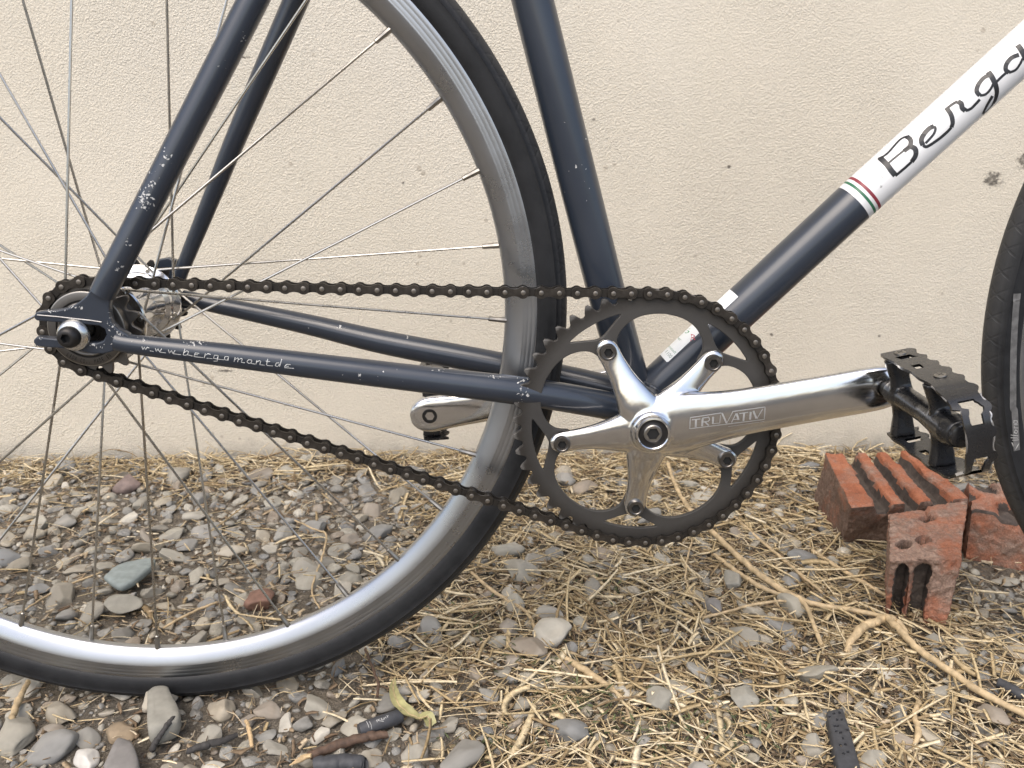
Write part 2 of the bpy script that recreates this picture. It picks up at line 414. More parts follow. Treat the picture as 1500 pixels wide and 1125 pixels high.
def ring_material():
    m, t, b = nodes("dark_anodised_chainring")
    c = coords(t); d = nd(t, "ShaderNodeVectorMath", operation='SUBTRACT'); L(t, c, d.inputs[0]); d.inputs[1].default_value = (.3908, -.043, -.07566)
    r = nd(t, "ShaderNodeVectorMath", operation='LENGTH'); L(t, d.outputs[0], r.inputs[0])
    n = tnoise(t, c, 90, 5, .7); n2 = tnoise(t, c, 9, 4, .6)
    w_ = nd(t, "ShaderNodeMath", operation='MULTIPLY_ADD'); L(t, n, w_.inputs[0]); w_.inputs[1].default_value = .008; L(t, r.outputs["Value"], w_.inputs[2])
    wear = nd(t, "ShaderNodeMapRange", i_1=.1005, i_2=.1025); L(t, w_.outputs[0], wear.inputs[0])
    oil = nd(t, "ShaderNodeMapRange", i_1=.090, i_2=.098); L(t, w_.outputs[0], oil.inputs[0])
    base = ramp(t, n2, [(.3, (.058, .056, .054)), (.7, (.078, .074, .069))]).outputs[0]
    base = mixc(t, oil.outputs[0], base, (.038, .034, .030)); base = mixc(t, wear.outputs[0], base, (.13, .125, .118))
    L(t, base, b.inputs["Base Color"]); b.inputs["Metallic"].default_value = .4
    L(t, ramp(t, n, [(.3, g(.38)), (.7, g(.58))]).outputs[0], b.inputs["Roughness"]); return m

M = dict(
    paint=paint_material(), wall=wall_material(), soil=ground_material(), tyre=tyre_material(),
    white=simple("white_gloss_frame_paint", (.74, .75, .76), .3, 0, .5, 8, .03, .05),
    ink=simple("black_decal_print", (.02, .021, .024), .4, 0, 0, 80, .2),
    red=simple("dark_red_decal_print", (.22, .03, .045), .4, 0, 0, 80, .1), green=simple("green_decal_print", (.03, .14, .075), .4, 0, 0, 80, .1),
    sred=simple("red_sticker_print", (.42, .035, .06), .5), sgreen=simple("green_sticker_print", (.05, .26, .11), .5), sgrey=simple("pale_green_sticker_print", (.20, .34, .25), .5),
    sticker=simple("white_paper_sticker", (.76, .79, .80), .45, 0, 0, 40, .04), sdark=simple("grey_sticker_print", (.22, .28, .26), .5),
    scratch=simple("bare_metal_chip", (.50, .50, .49), .5, .3, 0, 400, .3), letter=simple("silver_decal_print", (.58, .59, .58), .45, 0, 0, 500, .3),
    polish=brushed_alloy("polished_alloy", (.80, .80, .805), .13, .09, 30), rim=brushed_alloy("satin_rim_alloy", (.46, .475, .50), .29, .08, 18),
    ringbolt=brushed_alloy("dark_bolt_steel", (.20, .19, .18), .34, .1, 200),
    etch=simple("etched_alloy_mark", (.60, .60, .61), .5, .8, 0, 300, .1), steel=brushed_alloy("bright_steel", (.70, .69, .67), .24, .1, 200),
    dullsteel=brushed_alloy("dull_steel", (.36, .34, .31), .38, .12, 200), cogsteel=brushed_alloy("stained_cog_steel", (.17, .16, .15), .42, .12, 120), spoke=brushed_alloy("spoke_steel", (.55, .53, .49), .27, .1, 90),
    ring=ring_material(), chain=simple("oily_brown_chain_steel", (.062, .055, .048), .36, .7, 0, 160, .4, .12),
    chaindark=simple("black_greasy_chain_steel", (.028, .025, .022), .5, .6, 0, 160, .4, .12),
    pin=simple("worn_pin_steel", (.22, .20, .175), .4, .8, 0, 300, .2), black=simple("black_painted_steel", (.015, .015, .016), .28, 0, .3, 60, .3, .12, .05),
    blackbolt=simple("black_oxide_steel", (.035, .033, .032), .4, .6, 0, 100, .2), dark=simple("dark_socket", (.01, .01, .01), .7),
    wear=simple("worn_bare_edge", (.42, .41, .40), .4, .8, 0, 300, .3), greyrubber=simple("grey_band_rubber", (.115, .115, .115), .55, 0, 0, 160, .4),
    lightprint=simple("pale_grey_print", (.42, .42, .41), .6, 0, 0, 300, .3),
    stone=stone_material("grey_pebble", False), gravel=stone_material("gravel_mix", True),
    straw=straw_material("dry_straw", [(0, (.22, .155, .085)), (.2, (.38, .285, .155)), (.5, (.53, .42, .245)), (.8, (.64, .53, .34)), (1, (.74, .65, .47))]),
    chaff=straw_material("brown_plant_litter", [(0, (.12, .08, .05)), (.35, (.26, .19, .12)), (.7, (.42, .33, .215)), (1, (.58, .50, .37))], .8),
    sprig=straw_material("dull_green_sprig", [(0, (.05, .065, .03)), (1, (.12, .14, .06))]),
    stalk=simple("pale_dry_stalk", (.47, .36, .215), .65, 0, 0, 120, .35, .1, .3), bark=simple("brown_twig_bark", (.10, .062, .042), .75, 0, 0, 200, .4, .1, .4),
    wood=simple("split_pale_wood", (.50, .36, .20), .7, 0, 0, 300, .25), char=simple("charred_stick", (.045, .042, .040), .8, 0, 0, 240, .4, .1, .4),
    leaf=simple("yellow_green_leaf", (.34, .32, .15), .5, 0, 0, 90, .35, .1), plastic=simple("grey_black_plastic", (.045, .047, .053), .6, 0, 0, 200, .25, .1, .2),
    slate=simple("teal_grey_slate", (.225, .26, .255), .75, 0, 0, 110, .18, .1, .3), redstone=simple("reddish_brown_stone", (.20, .115, .085), .8, 0, 0, 120, .3, .1, .4),
    palestone=simple("pale_grey_smooth_stone", (.26, .25, .215), .8, 0, 0, 90, .15, .1, .25), mauvestone=simple("mauve_grey_stone", (.20, .19, .18), .8, 0, 0, 90, .15, .1, .25),
    buffstone=simple("buff_river_stone", (.33, .29, .225), .8, 0, 0, 70, .3, .1, .3), brownstone=simple("brown_river_stone", (.27, .21, .14), .8, 0, 0, 70, .3, .1, .3),
    purplestone=simple("purple_brown_stone", (.19, .145, .13), .8, 0, 0, 90, .3, .1, .4), whitestone=simple("white_quartz_pebble", (.55, .53, .49), .7, 0, 0, 90, .15, .1, .3),
    brickA=brick_material("orange_brick_clay", .57, 0.0, 1.0, .35), brickB=brick_material("weathered_brick_clay", .45, .7), brickC=brick_material("dusty_brick_clay", .54, 1.9), burntshade=burnt_shade_material(),
    brickskin=brick_material("grey_brown_brick_face", .38, 3.1, .7),
)

# ------------------------------------------------------------------ ground and wall
GZ = -335.0
def hgt(x, y):
    p = Vector((x * .006, y * .006, 3.7))
    z = GZ + 5.0 * noise.noise(p) + 2.6 * noise.noise(p * 3.1)
    if y > 470: z += (y - 470) * .07
    return z
def grid_axis(lo, hi, step, far):
    a = list(np.arange(lo, hi + .1, step)); s = step; x = lo
    out = []
    while x > -far: s *= 1.6; x -= s; out.append(x)
    left = out[::-1]; out = []; s = step; x = hi
    while x < far: s *= 1.6; x += s; out.append(x)
    return left + a + out
gx, gy = grid_axis(-520, 1150, 9, 60000), grid_axis(-260, 556, 9, 60000)
V = [(x, y, hgt(x, y)) for y in gy for x in gx]; nx = len(gx)
F = [(j * nx + i, j * nx + i + 1, (j + 1) * nx + i + 1, (j + 1) * nx + i) for j in range(len(gy) - 1) for i in range(nx - 1)]
ground = ob("ground", make_mesh("ground", V, F, [M['soil']], None, 180), kind="structure")

WY = 540
bm = bmesh.new(); bmesh.ops.create_cube(bm, size=1)
bmesh.ops.scale(bm, verts=bm.verts, vec=(11, .24, 4.2)); bmesh.ops.translate(bm, verts=bm.verts, vec=(.3, WY * S + .12, 1.55))
bmesh.ops.bevel(bm, geom=list(bm.edges), offset=.006, segments=2, affect='EDGES')
me = bpy.data.meshes.new("stucco_wall"); bm.to_mesh(me); bm.free(); me.materials.append(M['wall'])
wall = ob("stucco_wall", me, label="cream rough stucco house wall behind the bicycle", category="wall")

# ------------------------------------------------------------------ bicycle
root = empty("bicycle", (0, 0, -334), label="dark blue single speed bicycle with silver crank and white down tube", category="bicycle")
BB = Vector((390.8, 0, -75.66)); TH = .175; CL = -43.0

# frame tubes
ST0, ST1 = at(886, 420, 0), at(780, 0, 0); sdv = (ST1 - ST0).normalized()
DT0, DT1 = at(1262, 287, 0), at(1500, 72, 0); ddv = (DT1 - DT0).normalized()
st_top = ST0 + sdv * 480
seat_me = sweep("seat_tube", [BB + sdv * 6, ST0, ST0 + sdv * 200, st_top], 14.4, M['paint'], 40); seat_tube = ob("seat_tube", seat_me, root)
band = DT0 - ddv * 6.8
dt_end = DT0 + ddv * 430
down_dark = sweep("down_tube", [BB + ddv * 6, BB.lerp(band, .5), band - ddv * 1], 15.9, M['paint'], 48); down_tube = ob("down_tube", down_dark, root)
def cyl(p0, p1, r, mat, name): return sweep(name, [p0, p0.lerp(p1, .5), p1], r, mat, 48)
white_me = cyl(band - ddv * 1, dt_end, 15.9, M['white'], "white_paint_section")
white_sec = ob("white_paint_section", white_me, down_tube, label="white painted upper section of the down tube")
for nm, a, b_, mm in (("green_stripe", 3.5, 5.5, 'green'), ("red_stripe", 7.9, 10.2, 'red')):
    ob(nm, cyl(band + ddv * a, band + ddv * b_, 15.98, M[mm], nm), down_tube)
front = Vector((995, 0, 0))
hd = Vector((-.31, 0, .951))
h0 = dt_end + Vector((6, 0, -22)); h1 = h0 + hd * 150
ob("head_tube", sweep("head_tube", [h0, h1], 18, M['paint'], 32), root)
ob("top_tube", sweep("top_tube", [st_top - sdv * 25, h1 - hd * 25], 13.5, M['white'], 32), root)
ob("seat_post", sweep("seat_post", [st_top, st_top + sdv * 120], 13.2, M['polish'], 24), root)
for sgn in (-1, 1):
    f0 = h0 - hd * 12; f1 = front + Vector((0, sgn * 52, 0))
    ob("fork_blade", sweep("fork_blade", spline([(f0.x, sgn * 22, f0.z), (f0.x + 30, sgn * 38, f0.z - 60), (f0.x + 80, sgn * 46, f0.z - 180), tuple(f1)], 6), [(13 - 5 * i / 18, 10 - 3 * i / 18) for i in range(19)], M['paint'], 20), root)
ob("fork_crown", sweep("fork_crown", [h0 - hd * 12 + Vector((0, -30, 0)), h0 - hd * 12 + Vector((0, 30, 0))], 13, M['paint'], 20), root)
bbm = lathe("bottom_bracket_shell", [(0, -34), (17, -34), (19.2, -33.6), (20, -32.5), (20, 32.5), (19.2, 33.6), (17, 34), (0, 34)], [M['paint']], 48, c=BB)
ob("bottom_bracket_shell", bbm, root)
# weld beads where the tubes meet the shell
for d, r in ((sdv, 14.6), (ddv, 16.1)):
    p = BB + d * 20.5; a = d.cross(Vector((0, 1, 0))); V, F = [], []
    pts = []
    for k in range(72):
        th = 2 * math.pi * k / 72; y = math.sin(th) * r; x = math.cos(th) * r
        dd = math.sqrt(max(0, 400 - x * x)); q = BB + d * (dd + .6) + a * x + Vector((0, y, 0)); pts.append(q)
    pts.append(pts[0]); pts.append(pts[1])
    ob("weld_bead", sweep("weld_bead", pts, [1.7 + .35 * math.sin(k * 1.9) for k in range(len(pts))], M['paint'], 8, caps=False), root)

def stay(name, pts, label=None):
    P = spline([(*at(u, v, Y), r) for (u, v, Y, r) in pts], 7)
    me = sweep(name, [p[:3] for p in P], [p[3] for p in P], M['paint'], 32)
    o = ob(name, me, root)
    if label: o["label"] = label
    return o, me
def to_seat(u, v, Y, u0, v0, Y0):
    """continue a seat stay along its line to the seat tube."""
    a, b_ = at(u0, v0, Y0), at(u, v, Y); d = b_ - a
    # intersection with the seat-tube axis in XZ
    A = np.array([[d.x, -sdv.x], [d.z, -sdv.z]]); t_, s_ = np.linalg.solve(A, np.array([ST0.x - b_.x, ST0.z - b_.z]))
    e = b_ + d * t_; return Vector((e.x, math.copysign(13, Y), e.z))
near_pts = [(150, 430, -63, 8.4), (176, 380, -62, 8.8), (222, 290, -56, 9.0), (270, 197, -50, 9.2), (371, 0, -38, 9.4)]
P = [(*at(*p[:3]), p[3]) for p in near_pts]; P.append((*to_seat(371, 0, -38, 270, 197, -50), 8.0)); P = spline(P, 7)
ss_me = sweep("seat_stay", [p[:3] for p in P], [p[3] for p in P], M['paint'], 32); ss_near = ob("seat_stay", ss_me, root)
far_pts = [(262, 408, 62, 5.6), (273, 380, 61, 5.8), (310, 290, 56, 6.8), (348, 197, 50, 7.8), (434, 0, 38, 8.9)]
P = [(*at(*p[:3]), p[3]) for p in far_pts]; P.append((*to_seat(434, 0, 38, 348, 197, 50), 8.0)); P = spline(P, 7)
ss_far = ob("seat_stay", sweep("seat_stay", [p[:3] for p in P], [p[3] for p in P], M['paint'], 32), root)
cs_near, cs_me = stay("chain_stay", [(170, 499, -63.5, 6.6), (200, 505, -63, 6.8), (330, 520, -58, 8.2), (480, 538.5, -50, 9.3), (640, 558, -42, 10.0), (780, 575, -35, 10.8), (880, 592, -27, 10.8), (945, 607, -20, 10.5)])
cs_far, csf_me = stay("chain_stay", [(268, 436, 63, 6.4), (300, 443, 62, 6.8), (450, 475, 54, 8.5), (560, 501, 47, 9.8), (700, 528, 39, 10.4), (824, 553, 32, 10.6), (910, 572, 22, 10.5)])

# fork ends
HZ = (20, 380, 5.357)
DY = -63.5
def flat(pts, Y): return [(p.x, p.z) for p in (at(u, v, Y) for u, v in pts)]
outl = zm(*HZ, [(158, 440), (175, 415), (240, 404), (340, 398), (440, 378), (510, 335), (570, 285), (600, 235), (690, 215), (770, 240), (757, 300), (748, 370), (752, 440), (770, 500), (815, 548), (890, 588),
                (930, 640), (900, 690), (830, 700), (760, 728), (700, 742), (610, 742), (520, 722), (380, 700), (240, 690), (175, 680), (155, 655), (155, 632), (178, 608), (300, 620), (440, 637), (560, 650), (650, 657), (700, 640), (726, 595), (712, 548), (670, 522),
                (560, 512), (400, 500), (250, 488), (180, 482), (160, 465)])
drop_me = plate("rear_dropout", flat(outl, DY - 3.5), [], 7, [M['paint']], 1.0, DY)
drop = ob("rear_dropout", drop_me, root)
# raised rib line of the near dropout
rib = zm(*HZ, [(185, 436), (330, 448), (480, 465), (600, 478), (690, 492)])
ob("dropout_edge_rub", sweep("dropout_edge_rub", [at(u, v, DY - 3.6) for u, v in rib], [(.45, .45)] * 5, M['wear'], 8), drop)
farm = drop_me.copy(); farm.transform(Matrix.Translation((0, (-2 * DY) * S, 0)))
ob("rear_dropout", farm, root)

# ---- rear wheel
R_HUB, R_NIP = 27.5, 286.6; A0 = .762
rw = empty("rear_wheel", parent=root)
half = [(286.6, 0), (286.7, -1.6), (287.3, -3.0), (288.8, -4.6), (291.4, -6.3), (294.6, -8.0), (297.6, -9.3), (299.6, -9.85), (300.2, -10.0), (300.7, -9.95), (301.2, -9.95), (301.7, -10.0), (303.2, -10.05), (303.7, -10.0), (304.1, -10.0), (304.6, -10.1),
        (306.4, -10.15), (306.9, -10.1), (307.3, -10.1), (307.8, -10.2), (309.6, -10.35), (310.8, -10.1), (311.2, -9.4), (310.6, -8.6), (307.5, -8.2), (306, -6), (305.5, 0)]
prof = half + [(r, -y) for r, y in half[-2:0:-1]]
rim_me = lathe("rim", prof, [M['rim']], 256, True, smooth=28)
ob("rim", rim_me, rw)
th_ = [(307.6, -8.3), (309.8, -9.2), (311.2, -10.6), (313.5, -11.9), (317, -12.8), (321, -13.0), (324.4, -12.5), (325.0, -12.75), (325.6, -12.1), (328.2, -10.6), (328.8, -10.5), (329.3, -9.8), (331.6, -7.4), (333.2, -4.2), (333.9, -1.5), (334, 0)]
tprof = th_ + [(r, -y) for r, y in th_[-2::-1]]
tyre_me = lathe("tyre", tprof, [M['tyre']], 256, False, smooth=50)
ob("tyre", tyre_me, rw)
FN, FF = -27.0, 36.0
def hx(y): return .07 * y - 1.5        # the wheel sits slightly askew in the dropouts
def shear(me):
    for v in me.vertices: v.co.x += hx(v.co.y / S) * S
    return me
def spoke_pts(k, R=R_NIP):
    a = A0 - k * math.pi / 16; m4 = k % 4
    side = FN if m4 in (0, 2) else FF; sg = 1 if m4 in (0, 3) else -1
    h = a + sg * math.radians(67.5 - 5.6)
    off = -2.2 if (m4 in (0, 1)) else 2.2
    hub = Vector((R_HUB * math.cos(h), side + off, R_HUB * math.sin(h)))
    nip = Vector((R * math.cos(a), -2.0 if side < 0 else 2.0, R * math.sin(a)))
    oth = Vector((R_HUB * math.cos(h), side - off, R_HUB * math.sin(h))); hub.x += hx(side); oth.x += hx(side)
    return hub, nip, oth
spoke_len = None
for k in range(32):
    hub, nip, other = spoke_pts(k); d = (nip - hub).normalized()
    P = [other + (other - hub).normalized() * .8, other.lerp(hub, .5), hub + d * 1.2, hub.lerp(nip, .5), nip - d * 4]
    ob("spoke", sweep("spoke", P, [1.7, 1.0, 1.0, .98, .98], M['spoke'], 8), rw)
    ob("nipple", sweep("nipple", [nip - d * 12.5, nip - d * 12, nip - d * 5, nip - d * 4.5, nip + d * 2], [1.3, 1.9, 2.0, 2.2, 2.2], M['dullsteel'], 8), rw)
# hub
hubp = [(6, -40), (17, -40), (18, -38), (18, -30), (20.5, -29.5), (30.2, -28.6), (31, -27.6), (31, -26.4), (30.2, -25.4), (21, -24.5), (18.2, -21), (17.6, -10), (18.6, 5), (18.8, 18), (19.5, 26), (21, 30), (24.8, 31.5), (25.6, 33.2), (30.2, 34.6), (31, 35.4), (31, 36.6), (30.2, 37.6), (20, 38.5), (18, 40), (18, 47), (6, 47)]
hub_o = ob("hub", shear(lathe("hub", hubp, [M['polish']], 80)), rw)
for k in range(16):                           # drilled holes of the near flange
    a_ = A0 + math.radians(11.25 + 22.5 * k); c_ = (R_HUB * math.cos(a_) + hx(FN), FN - 1.72, R_HUB * math.sin(a_))
    ob("spoke_hole", lathe("spoke_hole", [(1.0, .1), (1.45, 0), (1.9, .25)], [M['dark']], 12, c=c_), rw)
def gear(name, N, rp, thick, y, c, phase, inner, holes, mat, bevel=.5):
    pts = []; da = 2 * math.pi / N
    for k in range(N):
        a = phase + k * da
        for f, r in ((-.5, rp - 4.1), (-.36, rp - 3.3), (-.27, rp - 1.2), (-.17, rp + 1.2), (-.07, rp + 2.7), (.07, rp + 2.7), (.17, rp + 1.0), (.27, rp - 1.2), (.36, rp - 3.3)):
            pts.append((c[0] + r * math.cos(a + f * da), c[2] + r * math.sin(a + f * da)))
    return plate(name, pts, [inner] + holes, thick, [mat], bevel, y, 25)
def circ(c, r, n=48): return [(c[0] + r * math.cos(2 * math.pi * k / n), c[1] + r * math.sin(2 * math.pi * k / n)) for k in range(n)]
RC = 12.7 / 2 / math.sin(math.pi / 16); RR = 12.7 / 2 / math.sin(math.pi / 48)

# ---- chain path (closed loop, clockwise seen from the drive side)
CX = hx(CL); phi = math.atan2(BB.z, BB.x - CX); dist = math.hypot(BB.x - CX, BB.z); beta = math.acos((RC - RR) / dist)
u1, u2 = phi + beta, phi - beta
cpt = lambda c, r, a: Vector((c[0] + r * math.cos(a), 0, c[1] + r * math.sin(a)))
c1, c2 = (CX, 0), (BB.x, BB.z)
T1, T2 = cpt(c1, RC, u1), cpt(c2, RR, u1); T3, T4 = cpt(c2, RR, u2), cpt(c1, RC, u2)
L1 = (T2 - T1).length; ringA = (2 * math.pi - (u2 - u1)) % (2 * math.pi); ringA = 2 * beta; L2 = RR * ringA; L3 = (T4 - T3).length; cogA = 2 * math.pi - 2 * beta; L4 = RC * cogA
LT = L1 + L2 + L3 + L4; NL = int(round(LT / 12.7 / 2)) * 2; PT = LT / NL
def path(s):
    s %= LT
    if s < L1: p = T1.lerp(T2, s / L1); p.z -= 1.6 * math.sin(math.pi * s / L1); return p
    s -= L1
    if s < L2: return cpt(c2, RR, u1 - s / RR)
    s -= L2
    if s < L3: p = T3.lerp(T4, s / L3); return p
    s -= L3
    return cpt(c1, RC, u2 - s / RC)
anchor = at(845.9, 430.1, CL - 4.5); s_anchor = (Vector((anchor.x, 0, anchor.z)) - T1).dot((T2 - T1).normalized()); s0 = s_anchor % PT
pins = [path(s0 + i * PT) for i in range(NL)]
ring_pin = next(p for i, p in enumerate(pins) if L1 + 12 < s0 + i * PT < L1 + 30)
ring_phase = math.atan2(ring_pin.z - BB.z, ring_pin.x - BB.x) + math.pi / 48
cog_pin = next(p for i, p in enumerate(pins) if s0 + i * PT > L1 + L2 + L3 + 15)
cog_phase = math.atan2(cog_pin.z, cog_pin.x - CX) + math.pi / 16

ob("cog", gear("cog", 16, RC, 3.0, CL, (CX, 0, 0), cog_phase, circ((CX, 0), 22), [], M['cogsteel']), rw)
ob("cog", gear("cog", 16, RC - .5, 3.0, 43.5, (0, 0, 0), .1, circ((0, 0), 18), [], M['blackbolt']), rw)
fwm = lathe("freewheel_body", [(6, -49.5), (9.5, -49.5), (10, -50.6), (16.5, -50.6), (17, -51.6), (18.2, -51.9), (19, -51.3), (19.3, -50.4), (20.4, -50.4), (20.6, -51), (25.8, -51), (26.6, -50.6), (26.9, -49.6), (26.9, -44.6), (24, -44.5), (24, -37), (18, -36)],
            [M['cogsteel'], M['blackbolt'], M['dullsteel']], 72, fmf=lambda j: 1 if j in (0, 1, 2, 7) else (2 if j in (5, 10) else 0))
fwo = ob("freewheel_body", shear(fwm), rw)
# ring lettering stamped on the freewheel
txt = "LIDA CO., MADE IN"
a_start, a_end = math.radians(-132), math.radians(-52)
V, F = [], []; n_ = len(txt)
for i, ch in enumerate(txt):
    if ch == ' ': continue
    tv, tf = text_mesh(ch); b0 = len(V)
    wch, hch, yo = (.62, 3.0, 0) if ch not in '.,I' else ((.24, 3.0, 0) if ch == 'I' else (.22, .8, 0))
    for x, y in tv:
        a_ = a_start + (a_end - a_start) * ((i + .5 + (x - .5) * wch) / n_); r = 24.7 - y * hch
        V.append((r * math.cos(a_) + hx(-51), -51.15, r * math.sin(a_)))
    F += [tuple(j + b0 for j in f) for f in tf]
ob("lettering", make_mesh("lettering", V, F, [M['dark']], None, 0), rw)
# axle hardware
ax = empty("axle", parent=root)
for sg in (-1, 1):
    ob("axle_washer", shear(lathe("axle_washer", [(5, sg * 67.0), (10.6, sg * 67.0), (11.0, sg * 67.6), (10.6, sg * 69.2), (9.2, sg * 71.2), (7.6, sg * 72.2), (5, sg * 72.2)], [M['steel']], 40)), ax)
    ob("axle_bolt", shear(lathe("axle_bolt", [(7.4, sg * 71.5), (7.4, sg * 74), (6.9, sg * 76.2), (5.6, sg * 77.8), (4.4, sg * 78.4), (2.9, sg * 78.4), (2.9, sg * 74.5), (0, sg * 74.5)], [M['blackbolt'], M['dark']], 36, hexrows=(5, 6), fmf=lambda j: 1 if j >= 5 else 0)), ax)
ob("axle_rod", sweep("axle_rod", [(hx(-72), -72, 0), (hx(72), 72, 0)], 4.9, M['dullsteel'], 20), ax)

# ---- chain
chain = empty("chain", parent=root)
def link_mesh(outer):
    V, F, fm = [], [], []
    def add(v, f, m):
        o = len(V); V.extend(v); F.extend(tuple(i + o for i in q) for q in f); fm.extend([m] * len(f))
    h = PT / 2; yy = 3.75 if outer else 2.55; tk = .62
    prof = []
    for k in range(17):                                    # right end
        a = -math.radians(132) + math.radians(264) * k / 16; prof.append((h + 4.35 * math.cos(a), 4.35 * math.sin(a)))
    prof.append((1.6, 2.75)); prof.append((0, 2.6))
    base_ = prof[:-1]; prof = base_ + [(0, 2.6)] + [(-1.6, 2.75)] + [(-x, -z) for x, z in base_[:-1]] + [(-1.6, -2.75), (0, -2.6), (1.6, -2.75)]
    n = len(prof)
    for s in (-1, 1):
        v = [(x, s * yy - tk, z) for x, z in prof] + [(x * .985, s * yy + tk, z * .96) if s > 0 else (x, s * yy + tk, z) for x, z in prof]
        if s < 0: v = [(x * .985, s * yy - tk, z * .95) for x, z in prof] + [(x, s * yy - tk * .45, z) for x, z in prof] + [(x, s * yy + tk, z) for x, z in prof]
        rows = len(v) // n; f = []
        for r_ in range(rows - 1):
            f += [(r_ * n + i, r_ * n + (i + 1) % n, (r_ + 1) * n + (i + 1) % n, (r_ + 1) * n + i) for i in range(n)]
        f += [tuple(range(n))[::-1], tuple((rows - 1) * n + i for i in range(n))]
        add(v, f, 0)
    for x in (-h, h):
        if outer:
            v, f = sweep_data([(x, -5.15, 0), (x, -4.95, 0), (x, 4.95, 0), (x, 5.15, 0)], [1.35, 1.75, 1.75, 1.35], 12); add(v, f, 1)
        else:
            v, f = sweep_data([(x, -1.85, 0), (x, 1.85, 0)], 3.85, 14); add(v, f, 0)
    return make_mesh("link", V, F, [M['chain'] if outer else M['chaindark'], M['pin']], fm, 40)
lm_o, lm_i = link_mesh(True), link_mesh(False)
for i in range(NL):
    a, b_ = pins[i], pins[(i + 1) % NL]; m_ = (a + b_) / 2; d = b_ - a
    ob("link", lm_o if i % 2 == 0 else lm_i, chain, (m_.x, CL, m_.z), (0, -math.atan2(d.z, d.x), 0))

# ---- chainring
bolt_a = [2.085 - k * 2 * math.pi / 5 for k in range(5)]
inner = []
sect = spline([(0, 56.0), (4.0, 56.6), (6.6, 59.0), (7.2, 63), (8.2, 67.5), (10.5, 71.6), (14.5, 75.6), (20, 79.3), (27, 81.7), (36, 82.6)], 3)
sect = sect + [(72 - a, r) for a, r in sect[-2:0:-1]]
for k in range(5):
    for a, r in sect:
        t_ = bolt_a[k] - math.radians(a); inner.append((BB.x + r * math.cos(t_), BB.z + r * math.sin(t_)))
tri = []
half_t = spline([(0, 74.2), (3.0, 75.0), (6.5, 77.4), (10.5, 81.0), (13.6, 84.2)], 3) + [(13.9, 85.0), (13.0, 85.4), (8, 85.6), (4, 85.6)]
full_t = half_t + [(0, 85.6)] + [(-a, r) for a, r in half_t[:0:-1]]
for k in range(5):
    tri.append([(BB.x + r * math.cos(bolt_a[k] - math.radians(a)), BB.z + r * math.sin(bolt_a[k] - math.radians(a))) for a, r in full_t])
chainring = ob("chainring", gear("chainring", 48, RR, 3.4, CL, tuple(BB), ring_phase, inner, tri, M['ring'], .55), root)

# ---- right crank with its five-arm spider, smoothly blended
THR = .196; cdr = Vector((math.cos(THR), 0, math.sin(THR)))
cdv = Vector((math.cos(TH), 0, math.sin(TH)))
datas = []
ys = lambda s: -57.0 - 9.0 * (s / 170)
arm = [(-10, 17, 7.6), (4, 21, 8.0), (22, 22.6, 8.0), (40, 20.6, 7.8), (60, 18.4, 7.5), (90, 17.3, 7.2), (130, 16.9, 7.0), (155, 16.9, 7.0), (168, 16.0, 6.8), (178, 13.2, 6.2), (184, 8.2, 5.2)]
arm = spline(arm, 4)
datas.append(sweep_data([BB + cdr * s + Vector((0, ys(s), 0)) for s, _, _ in arm], [(b_, a_) for _, a_, b_ in arm], 32, up=(-math.sin(THR), 0, math.cos(THR)), power=2.25))
for a in bolt_a:
    d = Vector((math.cos(a), 0, math.sin(a))); upv = Vector((-math.sin(a), 0, math.cos(a)))
    rows = spline([(0, 17, 7.4, -56), (18, 15.2, 7.0, -55.2), (30, 12.2, 6.0, -53.6), (42, 9.4, 4.8, -51.2), (56, 8.2, 3.7, -49.2), (65, 8.3, 3.5, -48.8), (70.5, 6.6, 3.2, -48.8), (73.6, 2.8, 2.6, -48.8)], 4)
    datas.append(sweep_data([BB + d * s + Vector((0, y, 0)) for s, _, _, y in rows], [(b_, a_) for _, a_, b_, _ in rows], 24, up=upv, power=2.6))
datas.append(lathe_data([(0, -40), (17, -40), (18.5, -44), (18, -55), (15.2, -64.5), (13.8, -66.5), (0, -66.5)], 64, c=BB))
crank_me = remesh("right_crank", datas, 0.85, [M['polish']], 16)
crank = ob("right_crank", crank_me, root)
crank_bvh = bvh_of(crank_me)
ob("crank_collar", lathe("crank_collar", [(10.6, -65), (10.6, -69.0), (11.2, -69.6), (12.2, -69.4), (13.0, -68.2), (14.2, -64)], [M['polish']], 64, c=BB), crank)
ob("crank_bolt", lathe("crank_bolt", [(10.7, -67.4), (9.6, -67.2), (8.2, -67.4), (6.6, -67.8), (5.8, -68.6), (4.0, -68.6), (3.8, -67.3), (0, -67.3)], [M['blackbolt'], M['dullsteel'], M['dark']], 48, c=BB, hexrows=(5, 6), fmf=lambda j: 0 if j < 3 else (1 if j < 5 else 2)), crank)
for a in bolt_a:
    c_ = BB + Vector((65 * math.cos(a), 0, 65 * math.sin(a)))
    ob("chainring_bolt", lathe("chainring_bolt", [(6.2, -51.0), (6.2, -54.2), (5.7, -55.0), (4.6, -55.0), (4.2, -54.6), (2.9, -54.6), (2.7, -52.7), (0, -52.7)], [M['ringbolt'], M['dark']], 36, c=c_, hexrows=(5, 6), fmf=lambda j: 1 if j >= 5 else 0), chainring)
TZ = (1000, 585, 1500 / 130)
